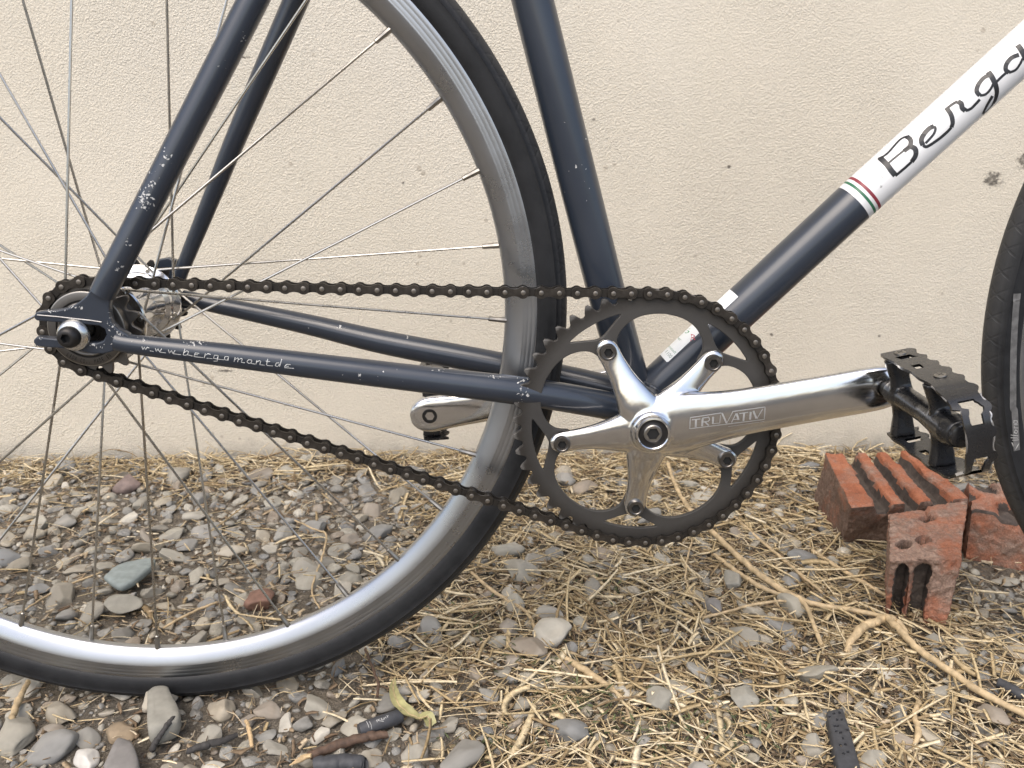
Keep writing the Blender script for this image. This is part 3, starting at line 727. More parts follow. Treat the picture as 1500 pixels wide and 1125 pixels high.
tl = [ (1.15, [(120, 495), (128, 308), (655, 228)]), (1.15, [(845, 205), (1392, 128), (1378, 338), (120, 495)]),
       (2.6, [(665, 232), (742, 400)]), (.95, [(742, 405), (850, 205)]),
       (1.5, [(155, 345), (300, 330)]), (3.0, [(225, 338), (220, 470)]),
       (3.0, [(338, 322), (328, 452)]), (1.4, [(330, 318), (440, 300), (455, 345), (430, 372), (345, 382)]), (2.2, [(375, 378), (440, 440)]),
       (2.8, [(515, 295), (508, 415)]), (1.0, [(495, 412), (625, 400)]), (1.0, [(640, 270), (625, 405)]),
       (1.3, [(825, 390), (905, 235)]), (3.0, [(912, 240), (945, 345)]), (1.0, [(860, 340), (950, 330)]),
       (1.5, [(960, 240), (1105, 218)]), (2.6, [(1040, 228), (1025, 365)]), (3.0, [(1148, 210), (1138, 340)]),
       (2.8, [(1195, 195), (1245, 320)]), (1.2, [(1255, 325), (1350, 165)]), (.4, [(770, 460), (1380, 372)])]
def dens(l, n=6):
    o = []
    for i in range(len(l) - 1):
        for k in range(n): o.append((l[i][0] + (l[i + 1][0] - l[i][0]) * k / n, l[i][1] + (l[i + 1][1] - l[i][1]) * k / n))
    return o + [l[-1]]
strokes("crank_lettering", crank_bvh, [(w_ * .46, zm(*TZ, dens(l))) for w_, l in tl], 1, M['etch'], crank, .14)

# ---- left crank
lc = [(-8, 14, 7.5), (20, 14.5, 7.2), (80, 14.4, 6.8), (140, 15.0, 6.6), (160, 16.0, 6.4), (170, 16.4, 6.4), (178, 14.6, 6.2), (184, 10.2, 5.6), (187, 5.0, 4.6)]
lc = spline(lc, 4); lup = (-math.sin(TH), 0, math.cos(TH))
lcr = ob("left_crank", remesh("left_crank", [sweep_data([BB - cdv * s + Vector((0, 60 + 8 * s / 170, 0)) for s, _, _ in lc], [(b_, a_) for _, a_, b_ in lc], 32, up=lup, power=3.2),
                                          lathe_data([(0, 36), (15, 36), (15, 62), (0, 62)], 32, c=BB)], 1.2, [M['polish']], 6), root)
pe = BB - cdv * 170
ob("pedal_thread", lathe("pedal_thread", [(6.6, 62), (6.4, 61.2), (3.6, 61.2), (3.4, 63), (0, 63)], [M['blackbolt'], M['dark']], 32, c=pe, hexrows=(2, 3), fmf=lambda j: 0 if j < 2 else 1), lcr)
ob("crank_spindle", sweep("crank_spindle", [BB + Vector((0, -60, 0)), BB + Vector((0, 62, 0))], 8, M['dullsteel'], 20), root)

# ---- pedals: black body, toothed steel cage bent round the outer end
def pedal(c, sg, roll, name="pedal"):
    """c: axle point at the crank face; sg: -1 towards the camera, +1 towards the wall."""
    e = empty(name, parent=root)
    Rm = Matrix.Rotation(roll, 3, 'Y')
    def W(x, y, z): q = Rm @ Vector((x, 0, z)); return Vector((c.x + q.x, c.y + sg * y, c.z + q.z))
    # body: barrel with two pairs of struts
    dt = [sweep_data([W(0, y, 0) for y in (4, 8, 20, 50, 70, 84, 92)], [9.0, 9.0, 8.0, 7.8, 9.6, 10.6, 8.6], 24)]
    for y in (16, 70):
        for s_ in (-1, 1):
            dt.append(sweep_data([W(0, y, 0), W(-1, y, s_ * 14), W(-2, y, s_ * 28)], [(4.4, 7.5), (3.6, 6.5), (4.6, 8.5)], 12, up=Rm @ Vector((1, 0, 0)), power=4))
    ob("pedal_body", remesh("pedal_body", dt, 1.0, [M['black']], 4), e)
    ob("pedal_axle", sweep("pedal_axle", [W(0, -8, 0), W(0, 6, 0)], 7.4, M['blackbolt'], 24), e)
    ob("dust_cap", sweep("dust_cap", [W(0, 91, 0), W(0, 95, 0), W(0, 96, 0)], [7.8, 7.4, 5.5], M['black'], 24), e)
    # cage strip: path in (y, z), width along x with a toothed edge on one side
    hz = 29.5
    pth = [(7, -hz), (30, -hz), (60, -hz), (84, -hz + 1.2), (98, -hz + 6), (105, -hz + 14), (107, -6), (107, 6), (105, hz - 14), (98, hz - 6), (84, hz - 1.2), (60, hz), (30, hz), (7, hz)]
    pth = spline(pth, 8); acc = 0; V, F = [], []; tk = .9
    holes = []
    n_ = len(pth)
    for i, (y, z) in enumerate(pth):
        if i: acc += math.dist(pth[i], pth[i - 1])
        ty, tz = pth[min(i + 1, n_ - 1)][0] - pth[max(i - 1, 0)][0], pth[min(i + 1, n_ - 1)][1] - pth[max(i - 1, 0)][1]
        l_ = math.hypot(ty, tz); ny, nz = tz / l_, -ty / l_
        tooth = 3.0 * max(0, math.cos(acc * 2 * math.pi / 15.5)) ** .5 - 1.6
        notch = 2.2 if abs(z) < hz - 9 else 0
        x1 = 12.0 + tooth; x0 = -9.5 + (0.6 * math.cos(acc * 2 * math.pi / 24)) + notch * 2.2
        for x in (x0, x0 + (x1 - x0) * .25, x0 + (x1 - x0) * .5, x0 + (x1 - x0) * .75, x1):
            V.append(W(x, y + ny * tk, z + nz * tk)); V.append(W(x, y - ny * tk, z - nz * tk))
    for i in range(n_ - 1):
        y, z = pth[i]
        for j in range(4):
            a_ = i * 10 + j * 2; b_ = a_ + 10
            # slots cut through the strip
            slot = (j in (1, 2) and ((20 < y < 30 and abs(z) > hz - 3)  or (98 < y < 106.6 and 9 < abs(z) < 23.5) or (42 < y < 52 and abs(z) > hz - 3 and j == 1)))
            if slot:
                if j == 1: F.append((a_, a_ + 1, b_ + 1, b_))
                else: F.append((a_ + 2, b_ + 2, b_ + 3, a_ + 3))
                continue
            F += [(a_, b_, b_ + 2, a_ + 2), (a_ + 1, a_ + 3, b_ + 3, b_ + 1)]
        F += [(i * 10, i * 10 + 1, i * 10 + 11, i * 10 + 10), (i * 10 + 8, i * 10 + 18, i * 10 + 19, i * 10 + 9)]
    for i in (0, (n_ - 1) * 10): F += [(i + 2 * j, i + 2 * j + 2, i + 2 * j + 3, i + 2 * j + 1) for j in range(4)]
    cage_me = make_mesh("pedal_cage", V, F, [M['black']], None, 35)
    ob("pedal_cage", cage_me, e)
    # worn bright rub on the outer cage edge
    ob("cage_rub", sweep("cage_rub", [W(-9.2 + 5 * min(1, max(0, (y - 95) / 6)), y, z) for y, z in pth[26:-22]], .75, M['wear'], 6), e)
    ob("cage_rub", sweep("cage_rub", [W(11.2 + .5 * math.sin(k * 1.1), y, z) for k, (y, z) in enumerate(pth[34:-30])], [.5 + .4 * abs(math.sin(k * .9)) for k in range(len(pth[34:-30]))], M['wear'], 6), e)
    for y in (14, 68):
        for s_ in (-1, 1):
            p = W(1.5, y, s_ * (hz + 1.0)); up_ = Rm @ Vector((0, 0, s_))
            ob("cage_screw", sweep("cage_screw", [p, p + up_ * .5, p + up_ * .9], [3.9, 3.8, 3.0], M['dullsteel'], 20), e)
            for k in (0, 1):
                dv = Matrix.Rotation(math.pi / 2 * k + .6, 3, 'Z') @ Vector((1, 0, 0))
                dv = Rm @ Vector((dv.x, 0, 0)) + Vector((0, dv.y, 0))
                ob("screw_slot", sweep("screw_slot", [p + up_ * .75 - dv * 2.2, p + up_ * .75 + dv * 2.2], [(.45, .3)] * 2, M['dark'], 6), e)
    return e
pedal(BB + cdr * 170 + Vector((0, -73, 0)), -1, -.20)
pedal(BB - cdv * 170 + Vector((0, 76, 0)), 1, -.06)

# ---- front wheel
fw = empty("front_wheel", parent=root)
ob("tyre", tyre_me, fw, front, (0, .4, 0)); ob("rim", rim_me, fw, front)
ob("hub", lathe("hub", [(4, -50), (8, -50), (8, -38), (20, -36), (20, -33), (14, -30), (13, 0), (14, 30), (20, 33), (20, 36), (8, 38), (8, 50), (4, 50)], [M['polish']], 40, c=front), fw)
for k in range(32):
    a = k * math.pi / 16; sg = 1 if (k // 2) % 2 else -1; y = -34 if k % 2 else 34; h = a + sg * 1.0
    ob("spoke", sweep("spoke", [front + Vector((18 * math.cos(h), y, 18 * math.sin(h))), front + Vector((287 * math.cos(a), y * .06, 287 * math.sin(a)))], 1, M['spoke'], 6), fw)
fv = bvh_of(tyre_me); fv_me = tyre_me.copy(); fv_me.transform(Matrix.Translation(front * S) @ Matrix.Rotation(.4, 4, 'Y')); ft_bvh = bvh_of(fv_me); bpy.data.meshes.remove(fv_me)
VZ = (1450, 560, 469 / 50)
# paler grey band on the sidewall, behind the lettering
lab = []
for k in range(60):
    v_ = 430 + (660 - 430) * k / 59
    uc = 1450 + (318 + (v_ - 560) * 9.38 * (.055 if v_ > 600 else .0)) / 9.38 + (max(0, 560 - v_) / 130) ** 2 * 6
    lab.append((uc, v_))
strokes("sidewall_band", ft_bvh, [lab], 5.2, M['greyrubber'], fw, .15)
vl = [(.7, [(300, 825), (345, 930), (395, 840)]), (.5, [(305, 795), (395, 790)]), (.5, [(285, 760), (385, 765)]), (.5, [(285, 722), (385, 735)]), (.5, [(330, 690), (350, 650), (380, 670), (365, 700), (330, 690)]),
      (.5, [(325, 625), (385, 625)]), (.5, [(330, 620), (335, 600)]), (.5, [(325, 580), (378, 582)]), (.5, [(330, 525), (325, 560), (370, 562), (372, 528), (322, 525)])]
strokes("sidewall_lettering", ft_bvh, [(w_, zm(*VZ, dens(l, 3))) for w_, l in vl], .5, M['lightprint'], fw, .3)

# ---- lettering, stripes, sticker and scuffs on the frame
wb = bvh_of(white_me); BZ = (1100, 0, 1286 / 400)
bl = [(2.9, [(607, 742), (640, 775), (662, 805), (680, 826)]), (1.4, [(598, 748), (640, 725), (700, 660), (735, 642)]), (2.4, [(732, 642), (752, 660), (748, 688), (720, 712)]), (1.2, [(748, 688), (700, 725), (648, 768)]),
      (2.6, [(745, 688), (772, 700), (776, 730), (757, 762)]), (1.5, [(757, 762), (720, 795), (680, 828)]),
      (1.3, [(822, 675), (858, 635), (869, 608), (862, 594)]), (2.5, [(862, 594), (838, 606), (812, 636), (802, 662), (810, 684)]), (1.6, [(810, 684), (830, 690), (880, 658), (920, 625), (944, 600)]),
      (2.3, [(944, 600), (950, 575), (942, 540), (920, 507)]), (1.5, [(922, 512), (950, 490), (973, 478)]), (2.5, [(973, 478), (990, 488), (995, 508), (1010, 521)]), (1.5, [(1010, 521), (1035, 512), (1060, 488), (1078, 468)]),
      (2.2, [(1124, 352), (1095, 368), (1070, 400), (1063, 430), (1078, 450)]), (1.3, [(1078, 450), (1105, 444), (1128, 420), (1142, 392)]), (2.6, [(1117, 338), (1132, 358), (1150, 395), (1158, 430), (1152, 465), (1140, 490)]), (1.3, [(1140, 490), (1118, 515), (1092, 540)]), (2.0, [(1092, 535), (1112, 495), (1137, 452)]),
      (1.4, [(1150, 392), (1180, 362), (1205, 340)]), (2.2, [(1262, 258), (1228, 272), (1204, 300), (1200, 328), (1215, 342)]), (1.3, [(1215, 342), (1245, 330), (1265, 305), (1280, 275)]), (2.6, [(1255, 212), (1268, 228), (1282, 252), (1300, 290)]), (1.3, [(1300, 290), (1330, 262), (1360, 230)])]
strokes("down_tube_lettering", wb, [(w_ * 1.34, zm(*BZ, spline(l, 5))) for w_, l in bl], 2, M['ink'], down_tube, .12)
csb = bvh_of(cs_me); WZ = (200, 480, 5.357)
wl = [[(42, 148), (50, 172), (62, 152), (72, 172), (85, 152), (100, 160)], [(105, 181), (135, 187)], [(148, 160), (155, 186), (170, 165), (180, 190), (198, 165)], [(180, 190), (230, 198)],
      [(250, 172), (258, 200), (275, 178), (285, 203), (303, 178)], [(285, 203), (350, 212)], [(380, 165), (366, 215)], [(370, 198), (395, 181), (408, 187), (400, 212), (380, 216), (366, 213)], [(400, 212), (440, 222)],
      [(492, 202), (462, 197), (455, 211), (482, 212)], [(455, 211), (450, 226), (525, 235)], [(540, 200), (532, 238)], [(536, 218), (560, 203), (582, 210)], [(550, 238), (595, 243)],
      [(640, 218), (612, 215), (604, 240), (632, 245), (642, 218), (632, 262), (605, 262)], [(635, 245), (685, 252)], [(722, 228), (695, 226), (688, 250), (712, 255), (724, 228), (718, 258)],
      [(775, 232), (765, 266)], [(770, 250), (795, 237), (800, 243), (793, 270)], [(797, 252), (822, 240), (830, 246), (822, 271), (850, 275)], [(905, 254), (880, 250), (866, 268), (884, 281), (902, 272), (905, 254)], [(895, 279), (930, 285)],
      [(945, 255), (936, 288)], [(941, 270), (965, 258), (975, 264), (967, 290), (1005, 294)], [(1030, 245), (1020, 290), (1030, 297), (1070, 300)], [(1015, 262), (1048, 266)],
      [(1120, 276), (1098, 276), (1088, 298), (1108, 305), (1122, 285)], [(1140, 245), (1122, 306)], [(1208, 290), (1178, 287), (1165, 300), (1195, 303)], [(1165, 300), (1160, 313), (1235, 319)]]
strokes("chain_stay_lettering", csb, [zm(*WZ, dens(l, 3)) for l in wl], .42, M['letter'], cs_near, .1)
def scuffs(name, bvh, parent, spots, n=14, seed=1):
    r = random.Random(seed); V, F = [], []
    for (u, v, su, sv, cnt) in spots:
        for _ in range(cnt):
            uu, vv = r.gauss(u, su), r.gauss(v, sv); m_ = r.randint(6, 10); rad = r.choice((.5, .7, .9, 1.3, 1.9, 2.8)); st = r.uniform(.25, .9); ro = r.uniform(0, 3.14)
            hs = []
            for k in range(m_):
                a = 2 * math.pi * k / m_; q = rad * r.uniform(.3, 1.35); x, y = q * math.cos(a), q * st * math.sin(a)
                hs.append(hit(bvh, uu + x * math.cos(ro) - y * math.sin(ro), vv + x * math.sin(ro) + y * math.cos(ro)))
            if any(h is None for h in hs): continue
            b0 = len(V); V += [h[0] + h[1] * .09 for h in hs]; F.append(tuple(range(b0, b0 + m_)))
    ob(name, make_mesh(name, V, F, [M['scratch']], None, 0), parent, kind="stuff")
scuffs("paint_chips", csb, cs_near, [(765, 560, 4, 14, 42), (757, 594, 5, 3, 12), (728, 551, 8, 4, 7), (645, 541, 8, 2, 10), (715, 546, 10, 1.5, 6), (660, 540, 4, 2, 10), (285, 502, 12, 2.5, 22), (215, 496, 8, 3, 10), (565, 545, 40, 8, 8)], seed=3)
ssb = bvh_of(ss_me)
scuffs("paint_chips", ssb, ss_near, [(210, 292, 6, 9, 60), (222, 268, 4, 8, 18), (245, 232, 6, 10, 14), (358, 54, 3, 4, 9), (340, 100, 10, 14, 4), (186, 352, 3, 5, 6), (300, 170, 15, 30, 5), (178, 385, 3, 6, 5)], seed=5)
scuffs("paint_chips", bvh_of(csf_me), cs_far, [(610, 495, 30, 4, 7), (500, 480, 30, 6, 6)], seed=6)
scuffs("paint_chips", bvh_of(seat_me), seat_tube, [(820, 180, 20, 40, 4), (858, 240, 4, 30, 6)], seed=8)
scuffs("paint_chips", wb, down_tube, [(1262, 262, 12, 10, 5), (1300, 278, 10, 10, 4)], seed=9)
dropb = bvh_of(drop_me)
scuffs("paint_chips", dropb, drop, [(160, 470, 2, 10, 12), (173, 490, 6, 4, 12), (70, 455, 14, 1.2, 14), (60, 496, 6, 1, 8), (140, 507, 6, 2, 10), (110, 450, 12, 1, 10)], seed=11)
# white maker's sticker at the foot of the down tube
db = bvh_of(down_dark); SZ = (940, 470, 12.5)
tdir = (band - BB).normalized(); tup = (Vector((0, -1, 0)).cross(tdir)).normalized()
if tup.z < 0: tup = -tup
def tcoord(u, v):
    h = hit(db, *zm(*SZ, [(u, v)])[0])[0] - BB; a_ = h.dot(tdir); r_ = h - tdir * a_; return a_, math.atan2(r_.dot(tup), -r_.y)
s_a, an0 = tcoord(480, 725); s_b, _ = tcoord(1550, -130); _, an1 = tcoord(940, 365)
an0 = (an0 + an1) / 2; V, F = [], []; NU, NV = 20, 24; s_a -= 1.5; s_b += 15
for i in range(NU + 1):
    for j in range(NV + 1):
        a_ = s_a + (s_b - s_a) * i / NU; ph = an0 + (math.radians(118) - an0) * j / NV
        if j == 0 and i == 0: a_ += 1.2
        V.append(BB + tdir * a_ + (Vector((0, -1, 0)) * math.cos(ph) + tup * math.sin(ph)) * 16.02)
F = [(i * (NV + 1) + j, (i + 1) * (NV + 1) + j, (i + 1) * (NV + 1) + j + 1, i * (NV + 1) + j + 1) for i in range(NU) for j in range(NV)]
ob("maker_sticker", make_mesh("maker_sticker", V, F, [M['sticker']], None, 60), down_tube)
def stext(t, pts, mat): text_on("sticker_print", t, db, zm(*SZ, pts), M[mat], down_tube, .24)
stext("71100", [(395, 540), (515, 690), (575, 645), (445, 500)], 'sdark')
stext("rmstadt", [(470, 460), (605, 610), (650, 575), (512, 430)], 'sgrey')
stext("tner", [(628, 300), (705, 378), (738, 350), (660, 272)], 'sgrey')
stext("S", [(790, 235), (868, 222), (905, 140), (820, 150)], 'sgreen')
stext("R", [(890, 375), (985, 345), (1005, 262), (905, 245)], 'sred')
# ------------------------------------------------------------------ bricks
def tri_lin(c, u, v, w_):
    a = c[0].lerp(c[1], u).lerp(c[2].lerp(c[3], u), v); b_ = c[4].lerp(c[5], u).lerp(c[6].lerp(c[7], u), v); return a.lerp(b_, w_)
def brick(name, c, top, frontf, mats, seed, rough=1.6, nu=64, nv=64, nw=32, edge=.05, **props):
    """c: 8 corners (x, y, z bits); top(u,v) -> relative height, frontf(u,w) -> relative inset; face material from the depth."""
    V, F, fm = [], [], []
    def inset(u, v, w_): return u, v, w_
    def face(fn, na, nb, mt):
        b0 = len(V)
        for i in range(na + 1):
            for j in range(nb + 1): V.append(tri_lin(c, *fn(i / na, j / nb)))
        for i in range(na):
            for j in range(nb):
                F.append((b0 + i * (nb + 1) + j, b0 + (i + 1) * (nb + 1) + j, b0 + (i + 1) * (nb + 1) + j + 1, b0 + i * (nb + 1) + j + 1)); fm.append(mt((i + .5) / na, (j + .5) / nb))
    vf = frontf
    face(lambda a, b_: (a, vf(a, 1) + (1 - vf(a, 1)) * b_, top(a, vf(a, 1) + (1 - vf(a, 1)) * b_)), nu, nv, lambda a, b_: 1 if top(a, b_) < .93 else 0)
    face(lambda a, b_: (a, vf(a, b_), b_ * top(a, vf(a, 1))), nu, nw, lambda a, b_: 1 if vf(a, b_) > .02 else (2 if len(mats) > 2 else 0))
    face(lambda a, b_: (a, 1, b_ * top(a, 1)), nu, nw, lambda a, b_: 2 if len(mats) > 2 else 0)
    face(lambda a, b_: (0, vf(0, b_) + (1 - vf(0, b_)) * a, b_ * top(0, a)), nv, nw, lambda a, b_: 2 if len(mats) > 2 else 0)
    face(lambda a, b_: (1, vf(1, b_) + (1 - vf(1, b_)) * a, b_ * top(1, a)), nv, nw, lambda a, b_: 2 if len(mats) > 2 else 0)
    face(lambda a, b_: (a, vf(a, 0) + (1 - vf(a, 0)) * b_, 0), nu, nv, lambda a, b_: 0)
    me = make_mesh(name, V, F, mats, fm, 0)
    bm = bmesh.new(); bm.from_mesh(me); bmesh.ops.remove_doubles(bm, verts=bm.verts, dist=2e-5); bmesh.ops.recalc_face_normals(bm, faces=bm.faces)
    cen = sum(c, Vector()) / 8
    bmesh.ops.smooth_vert(bm, verts=bm.verts, factor=.5, use_axis_x=True, use_axis_y=True, use_axis_z=True)
    for vtx in bm.verts:
        p = vtx.co / S; q = p * .05 + Vector((seed * 13.1, seed * 7.7, 0))
        nn = vtx.normal * noise.noise(q) * 1.6 + vtx.normal * noise.noise(q * 3.3) * .9 * rough + vtx.normal * noise.noise(q * 9) * .4 * rough
        out = (p - cen); 
        chip = max(0, noise.noise(p * .03 + Vector((seed * 3.3, 0, 5))) - .06) * 11 * rough
        edgeish = 1 - max(abs(vtx.normal.x), abs(vtx.normal.y), abs(vtx.normal.z))
        vtx.co = (p + nn - out.normalized() * chip * min(1, edgeish * 3.2)) * S
    bm.to_mesh(me); bm.free(); me.shade_smooth(); me.set_sharp_from_angle(angle=math.radians(50))
    return ob(name, me, **props)
def sm(x, a, b_): t = min(1, max(0, (x - a) / (b_ - a))); return t * t * (3 - 2 * t)
# A: lying brick, its grooved side up
tz = [(-258, 1209, 663), (-258, 1338, 660), (-262, 1247, 744), (-262, 1420, 729)]
bl_, br_, fl_, fr_ = [atz(u, v, z) for z, u, v in tz]
zb = GZ - 6
corn = [atz(1232, 806, zb), Vector((fr_.x + 2, fr_.y + 8, zb)), atz(1188, 748, zb), Vector((br_.x + 4, br_.y - 2, zb)), fl_, fr_, bl_, br_]
gro = [(.205, .335), (.455, .575), (.70, .86)]
def topA(u, v):
    d = 0
    for k, (a, b_) in enumerate(gro):
        wv = .012 * noise.noise(Vector((v * 4, k * 3.1, 0)))
        d = max(d, sm(u, a + wv - .012, a + wv + .02) * (1 - sm(u, b_ + wv - .02, b_ + wv + .012)))
    return 1 - .19 * d
brick("brick", corn, topA, lambda u, w_: 0, [M['brickA'], M['burntshade'], M['brickskin']], 1, 1.5, nu=120, nv=40, nw=20, label="orange brick lying on its side with dark grooves facing up", category="brick", group="broken bricks by the front wheel")
# B: broken half brick standing in front, three holes on top and two slots in front
zt = -258
corn = [atz(1295, 906, GZ - 4), atz(1384, 930, GZ - 4), atz(1300, 838, GZ - 4), atz(1390, 846, GZ - 4), atz(1304, 822, zt), atz(1408, 818, zt), atz(1301, 749, zt + 2), atz(1417, 733, zt + 3)]
def quv(u_, v_):                              # pixel on the top face -> (u, v)
    p = atz(u_, v_, zt); best = min(((tri_lin(corn, a / 40, b_ / 40, 1) - p).length, a / 40, b_ / 40) for a in range(41) for b_ in range(41)); return best[1:]
holes = [quv(*p) for p in zm(1180, 640, 3.878, [(695, 462), (672, 588), (568, 612)])]
def topB(u, v):
    h = 1 - .05 * sm(v, .75, 1.0) * (1 if u < .5 else 0)
    for hu, hv in holes:
        d = math.hypot((u - hu) * 62, (v - hv) * 88); h = min(h, 1 - .75 * (1 - sm(d, 5.0, 6.4)))
    return h
def frontB(u, w_):
    d = 0
    for a, b_ in ((.10, .26), (.36, .60)):
        m_, hw = (a + b_) / 2, (b_ - a) / 2
        top_ = .80 + .12 * math.sqrt(max(0, 1 - ((u - m_) / hw) ** 2))
        d = max(d, (1 - sm(abs(u - m_), hw - .02, hw + .02)) * (1 - sm(w_, top_ - .03, top_ + .03)))
    return .16 * d
brick("brick", corn, topB, frontB, [M['brickB'], M['burntshade']], 2, 2.0, nu=72, nv=84, nw=72, label="broken half brick with three round holes and black slots, nearest of the bricks", category="brick", group="broken bricks by the front wheel")
# C: chipped brick behind the front tyre
zc = -254
corn = [atz(1413, 822, GZ - 4), atz(1530, 848, GZ - 4), atz(1400, 770, GZ - 4), atz(1510, 782, GZ - 4), atz(1424, 745, zc - 18), atz(1540, 765, zc - 20), atz(1418, 704, zc), atz(1520, 712, zc)]
brick("brick", corn, lambda u, v: 1 - .13 * sm(noise.noise(Vector((u * 3, v * 3, 9))), -.2, .4), lambda u, w_: .03 * sm(w_, .8, 1), [M['brickC'], M['burntshade']], 5, 1.7, nu=40, nv=40, nw=30, label="chipped dusty brick partly hidden behind the front tyre", category="brick", group="broken bricks by the front wheel")

# ------------------------------------------------------------------ stones, gravel
def pebble(seed, sub, angular=.5):
    r = random.Random(seed); bm = bmesh.new(); bmesh.ops.create_icosphere(bm, subdivisions=sub, radius=1)
    pl = [(Vector((r.gauss(0, 1), r.gauss(0, 1), r.gauss(0, 1))).normalized(), r.uniform(.52, .86)) for _ in range(int(5 + angular * 8))]
    off = Vector((r.uniform(0, 99), 0, 0))
    for v in bm.verts:
        p = v.co.copy()
        for _ in range(2):
            for n, d in pl:
                e = p.dot(n) - d
                if e > 0: p -= n * e * .92
        p *= 1 + .13 * noise.noise(p * 1.3 + off) + .05 * noise.noise(p * 4 + off)
        v.co = p
    bmesh.ops.smooth_vert(bm, verts=bm.verts, factor=.4, use_axis_x=True, use_axis_y=True, use_axis_z=True)
    V = np.array([v.co[:] for v in bm.verts]); F = np.array([[v.index for v in f.verts] for f in bm.faces]); bm.free()
    V /= np.abs(V).max(0); return V, F
BIG = [pebble(100 + i, 4, .2 + i / 18) for i in range(14)]
MID = [pebble(200 + i, 3, .3 + i / 9) for i in range(10)]
SML = [pebble(300 + i, 2, i / 8) for i in range(8)]
TINY = [pebble(400 + i, 1, .3) for i in range(6)]
def gravelness(x, y):                         # 1 = bare gravel, 0 = straw
    n = .5 * noise.noise(Vector((x * .012, y * .012, 1.5))) + .25 * noise.noise(Vector((x * .035, y * .035, 8)))
    gl = 1 - sm(x, 95 + (y < 0) * 60, 260 + (y < 0) * 70)
    gr = sm(x, 690, 830) * .9
    gv = max(gl, gr, .12) - sm(y, 400, 500) * .65
    return min(1, max(0, gv + n * .55))
def inview(p, m=60):
    u, v, d = px(p); return -m < u < 1500 + m and -m < v < 1125 + m
grid = {}
def free(x, y, r):
    c_ = 24; i, j = int(x // c_), int(y // c_); k = int(r // c_) + 3
    for a in range(i - k, i + k + 1):
        for b_ in range(j - k, j + k + 1):
            for (X, Y, Rr_) in grid.get((a, b_), ()):
                if (X - x) ** 2 + (Y - y) ** 2 < (Rr_ + r) ** 2 * .66: return False
    return True
def put(x, y, r): grid.setdefault((int(x // 24), int(y // 24)), []).append((x, y, r))
def rotm(a, b_, c_):
    return np.array((Matrix.Rotation(a, 3, 'Z') @ Matrix.Rotation(b_, 3, 'X') @ Matrix.Rotation(c_, 3, 'Y')))
# keep clear of bricks
for u, v, r in ((1255, 775, 42), (1300, 760, 42), (1350, 760, 42), (1345, 890, 40), (1365, 850, 40), (1330, 915, 18), (1375, 925, 18), (1450, 810, 55), (1540, 815, 55)):
    p = atz(u, v, GZ); put(p.x, p.y, r)
# ---- individual stones of a look of their own
def special(u, v, wpx, hpx, mat, label, name="stone", z=0, shape=3, flatn=.45, yaw=0.0, depth=None, outline=None):
    p = atz(u, v + hpx * .25, GZ + z); sc_ = FPX / px(p)[2]
    w_ = wpx / sc_ / 2
    if outline is not None:
        P = [atz(a, b_, GZ + z + 4) for a, b_ in outline]; cen = sum(P, Vector()) / len(P)
        P = [Vector(q) for q in spline([tuple(x) for x in P] + [tuple(P[0])], 4)[:-1]]
        n = len(P); V, F = [], []
        rings = [(.86, -3), (1.0, 1), (1.0, 5.5), (.96, 7.6), (.84, 8.6), (.5, 9.2)]
        for s_, dz in rings:
            for q in P: V.append(Vector((cen.x + (q.x - cen.x) * s_, cen.y + (q.y - cen.y) * s_, GZ + z + dz * flatn + .8 * noise.noise(q * .08))))
        for k in range(len(rings) - 1): F += [(k * n + i, k * n + (i + 1) % n, (k + 1) * n + (i + 1) % n, (k + 1) * n + i) for i in range(n)]
        F += [tuple(range(n))[::-1], tuple((len(rings) - 1) * n + i for i in range(n))]
        o = ob(name, make_mesh(name, V, F, [M[mat]], None, 60)); r = max((q - cen).length for q in P); put(cen.x, cen.y, r * .75)
    else:
        V, F = BIG[shape]; d_ = depth or w_ * hpx / wpx * 1.25
        V = V * np.array([w_, d_, min(w_, d_) * flatn]) @ rotm(yaw, 0, 0).T
        o = ob(name, np_mesh(name, V, F, [M[mat]]), None, (p.x, p.y, GZ + z + min(w_, d_) * flatn * .45)); put(p.x, p.y, (w_ + d_) / 2)
    o["label"] = label; o["category"] = "stone"; o["group"] = "distinct stones on the ground"
    return o
special(0, 0, 1, 1, 'slate', "flat teal grey slate seen between the spokes", outline=[(152, 846), (172, 830), (200, 822), (226, 819), (223, 830), (205, 846), (188, 857), (172, 860)], z=9, flatn=.8)
special(0, 0, 1, 1, 'palestone', "tall smooth grey wedge stone touching the tyre bottom", outline=[(217, 1024), (228, 1016), (246, 1016), (252, 1026), (265, 1052), (262, 1066), (246, 1075), (224, 1083), (217, 1072)], z=10, flatn=1.6)
special(0, 0, 1, 1, 'mauvestone', "pointed mauve grey flat stone at the lower left edge", outline=[(152, 1130), (170, 1092), (180, 1088), (196, 1097), (205, 1130), (190, 1150), (165, 1150)], z=6, flatn=1.2)
special(326, 1034, 42, 40, 'buffstone', "round buff river stone below the tyre", shape=1, flatn=.7)
special(178, 1070, 50, 32, 'brownstone', "oval brown river stone left of the grey wedge stone", shape=2, flatn=.6)
special(382, 878, 46, 34, 'redstone', "reddish brown stone just inside the rim at the bottom right", shape=9, flatn=.7, z=4)
special(188, 708, 42, 34, 'purplestone', "purple brown stone near the wall behind the left spokes", shape=8, flatn=.7)
special(128, 1106, 36, 40, 'whitestone', "white egg shaped pebble at the bottom left", shape=0, flatn=.7, yaw=.5)
special(178, 883, 64, 36, 'palestone', "large cracked grey stone below the teal slate", shape=6, flatn=.6, z=3)
special(964, 1022, 46, 40, 'palestone', "big pale grey stone in the straw right of centre", shape=11, flatn=.75, z=3)
special(1088, 1018, 44, 38, 'palestone', "pale angular stone in the straw below the long stalk", shape=12, flatn=.6, z=3)
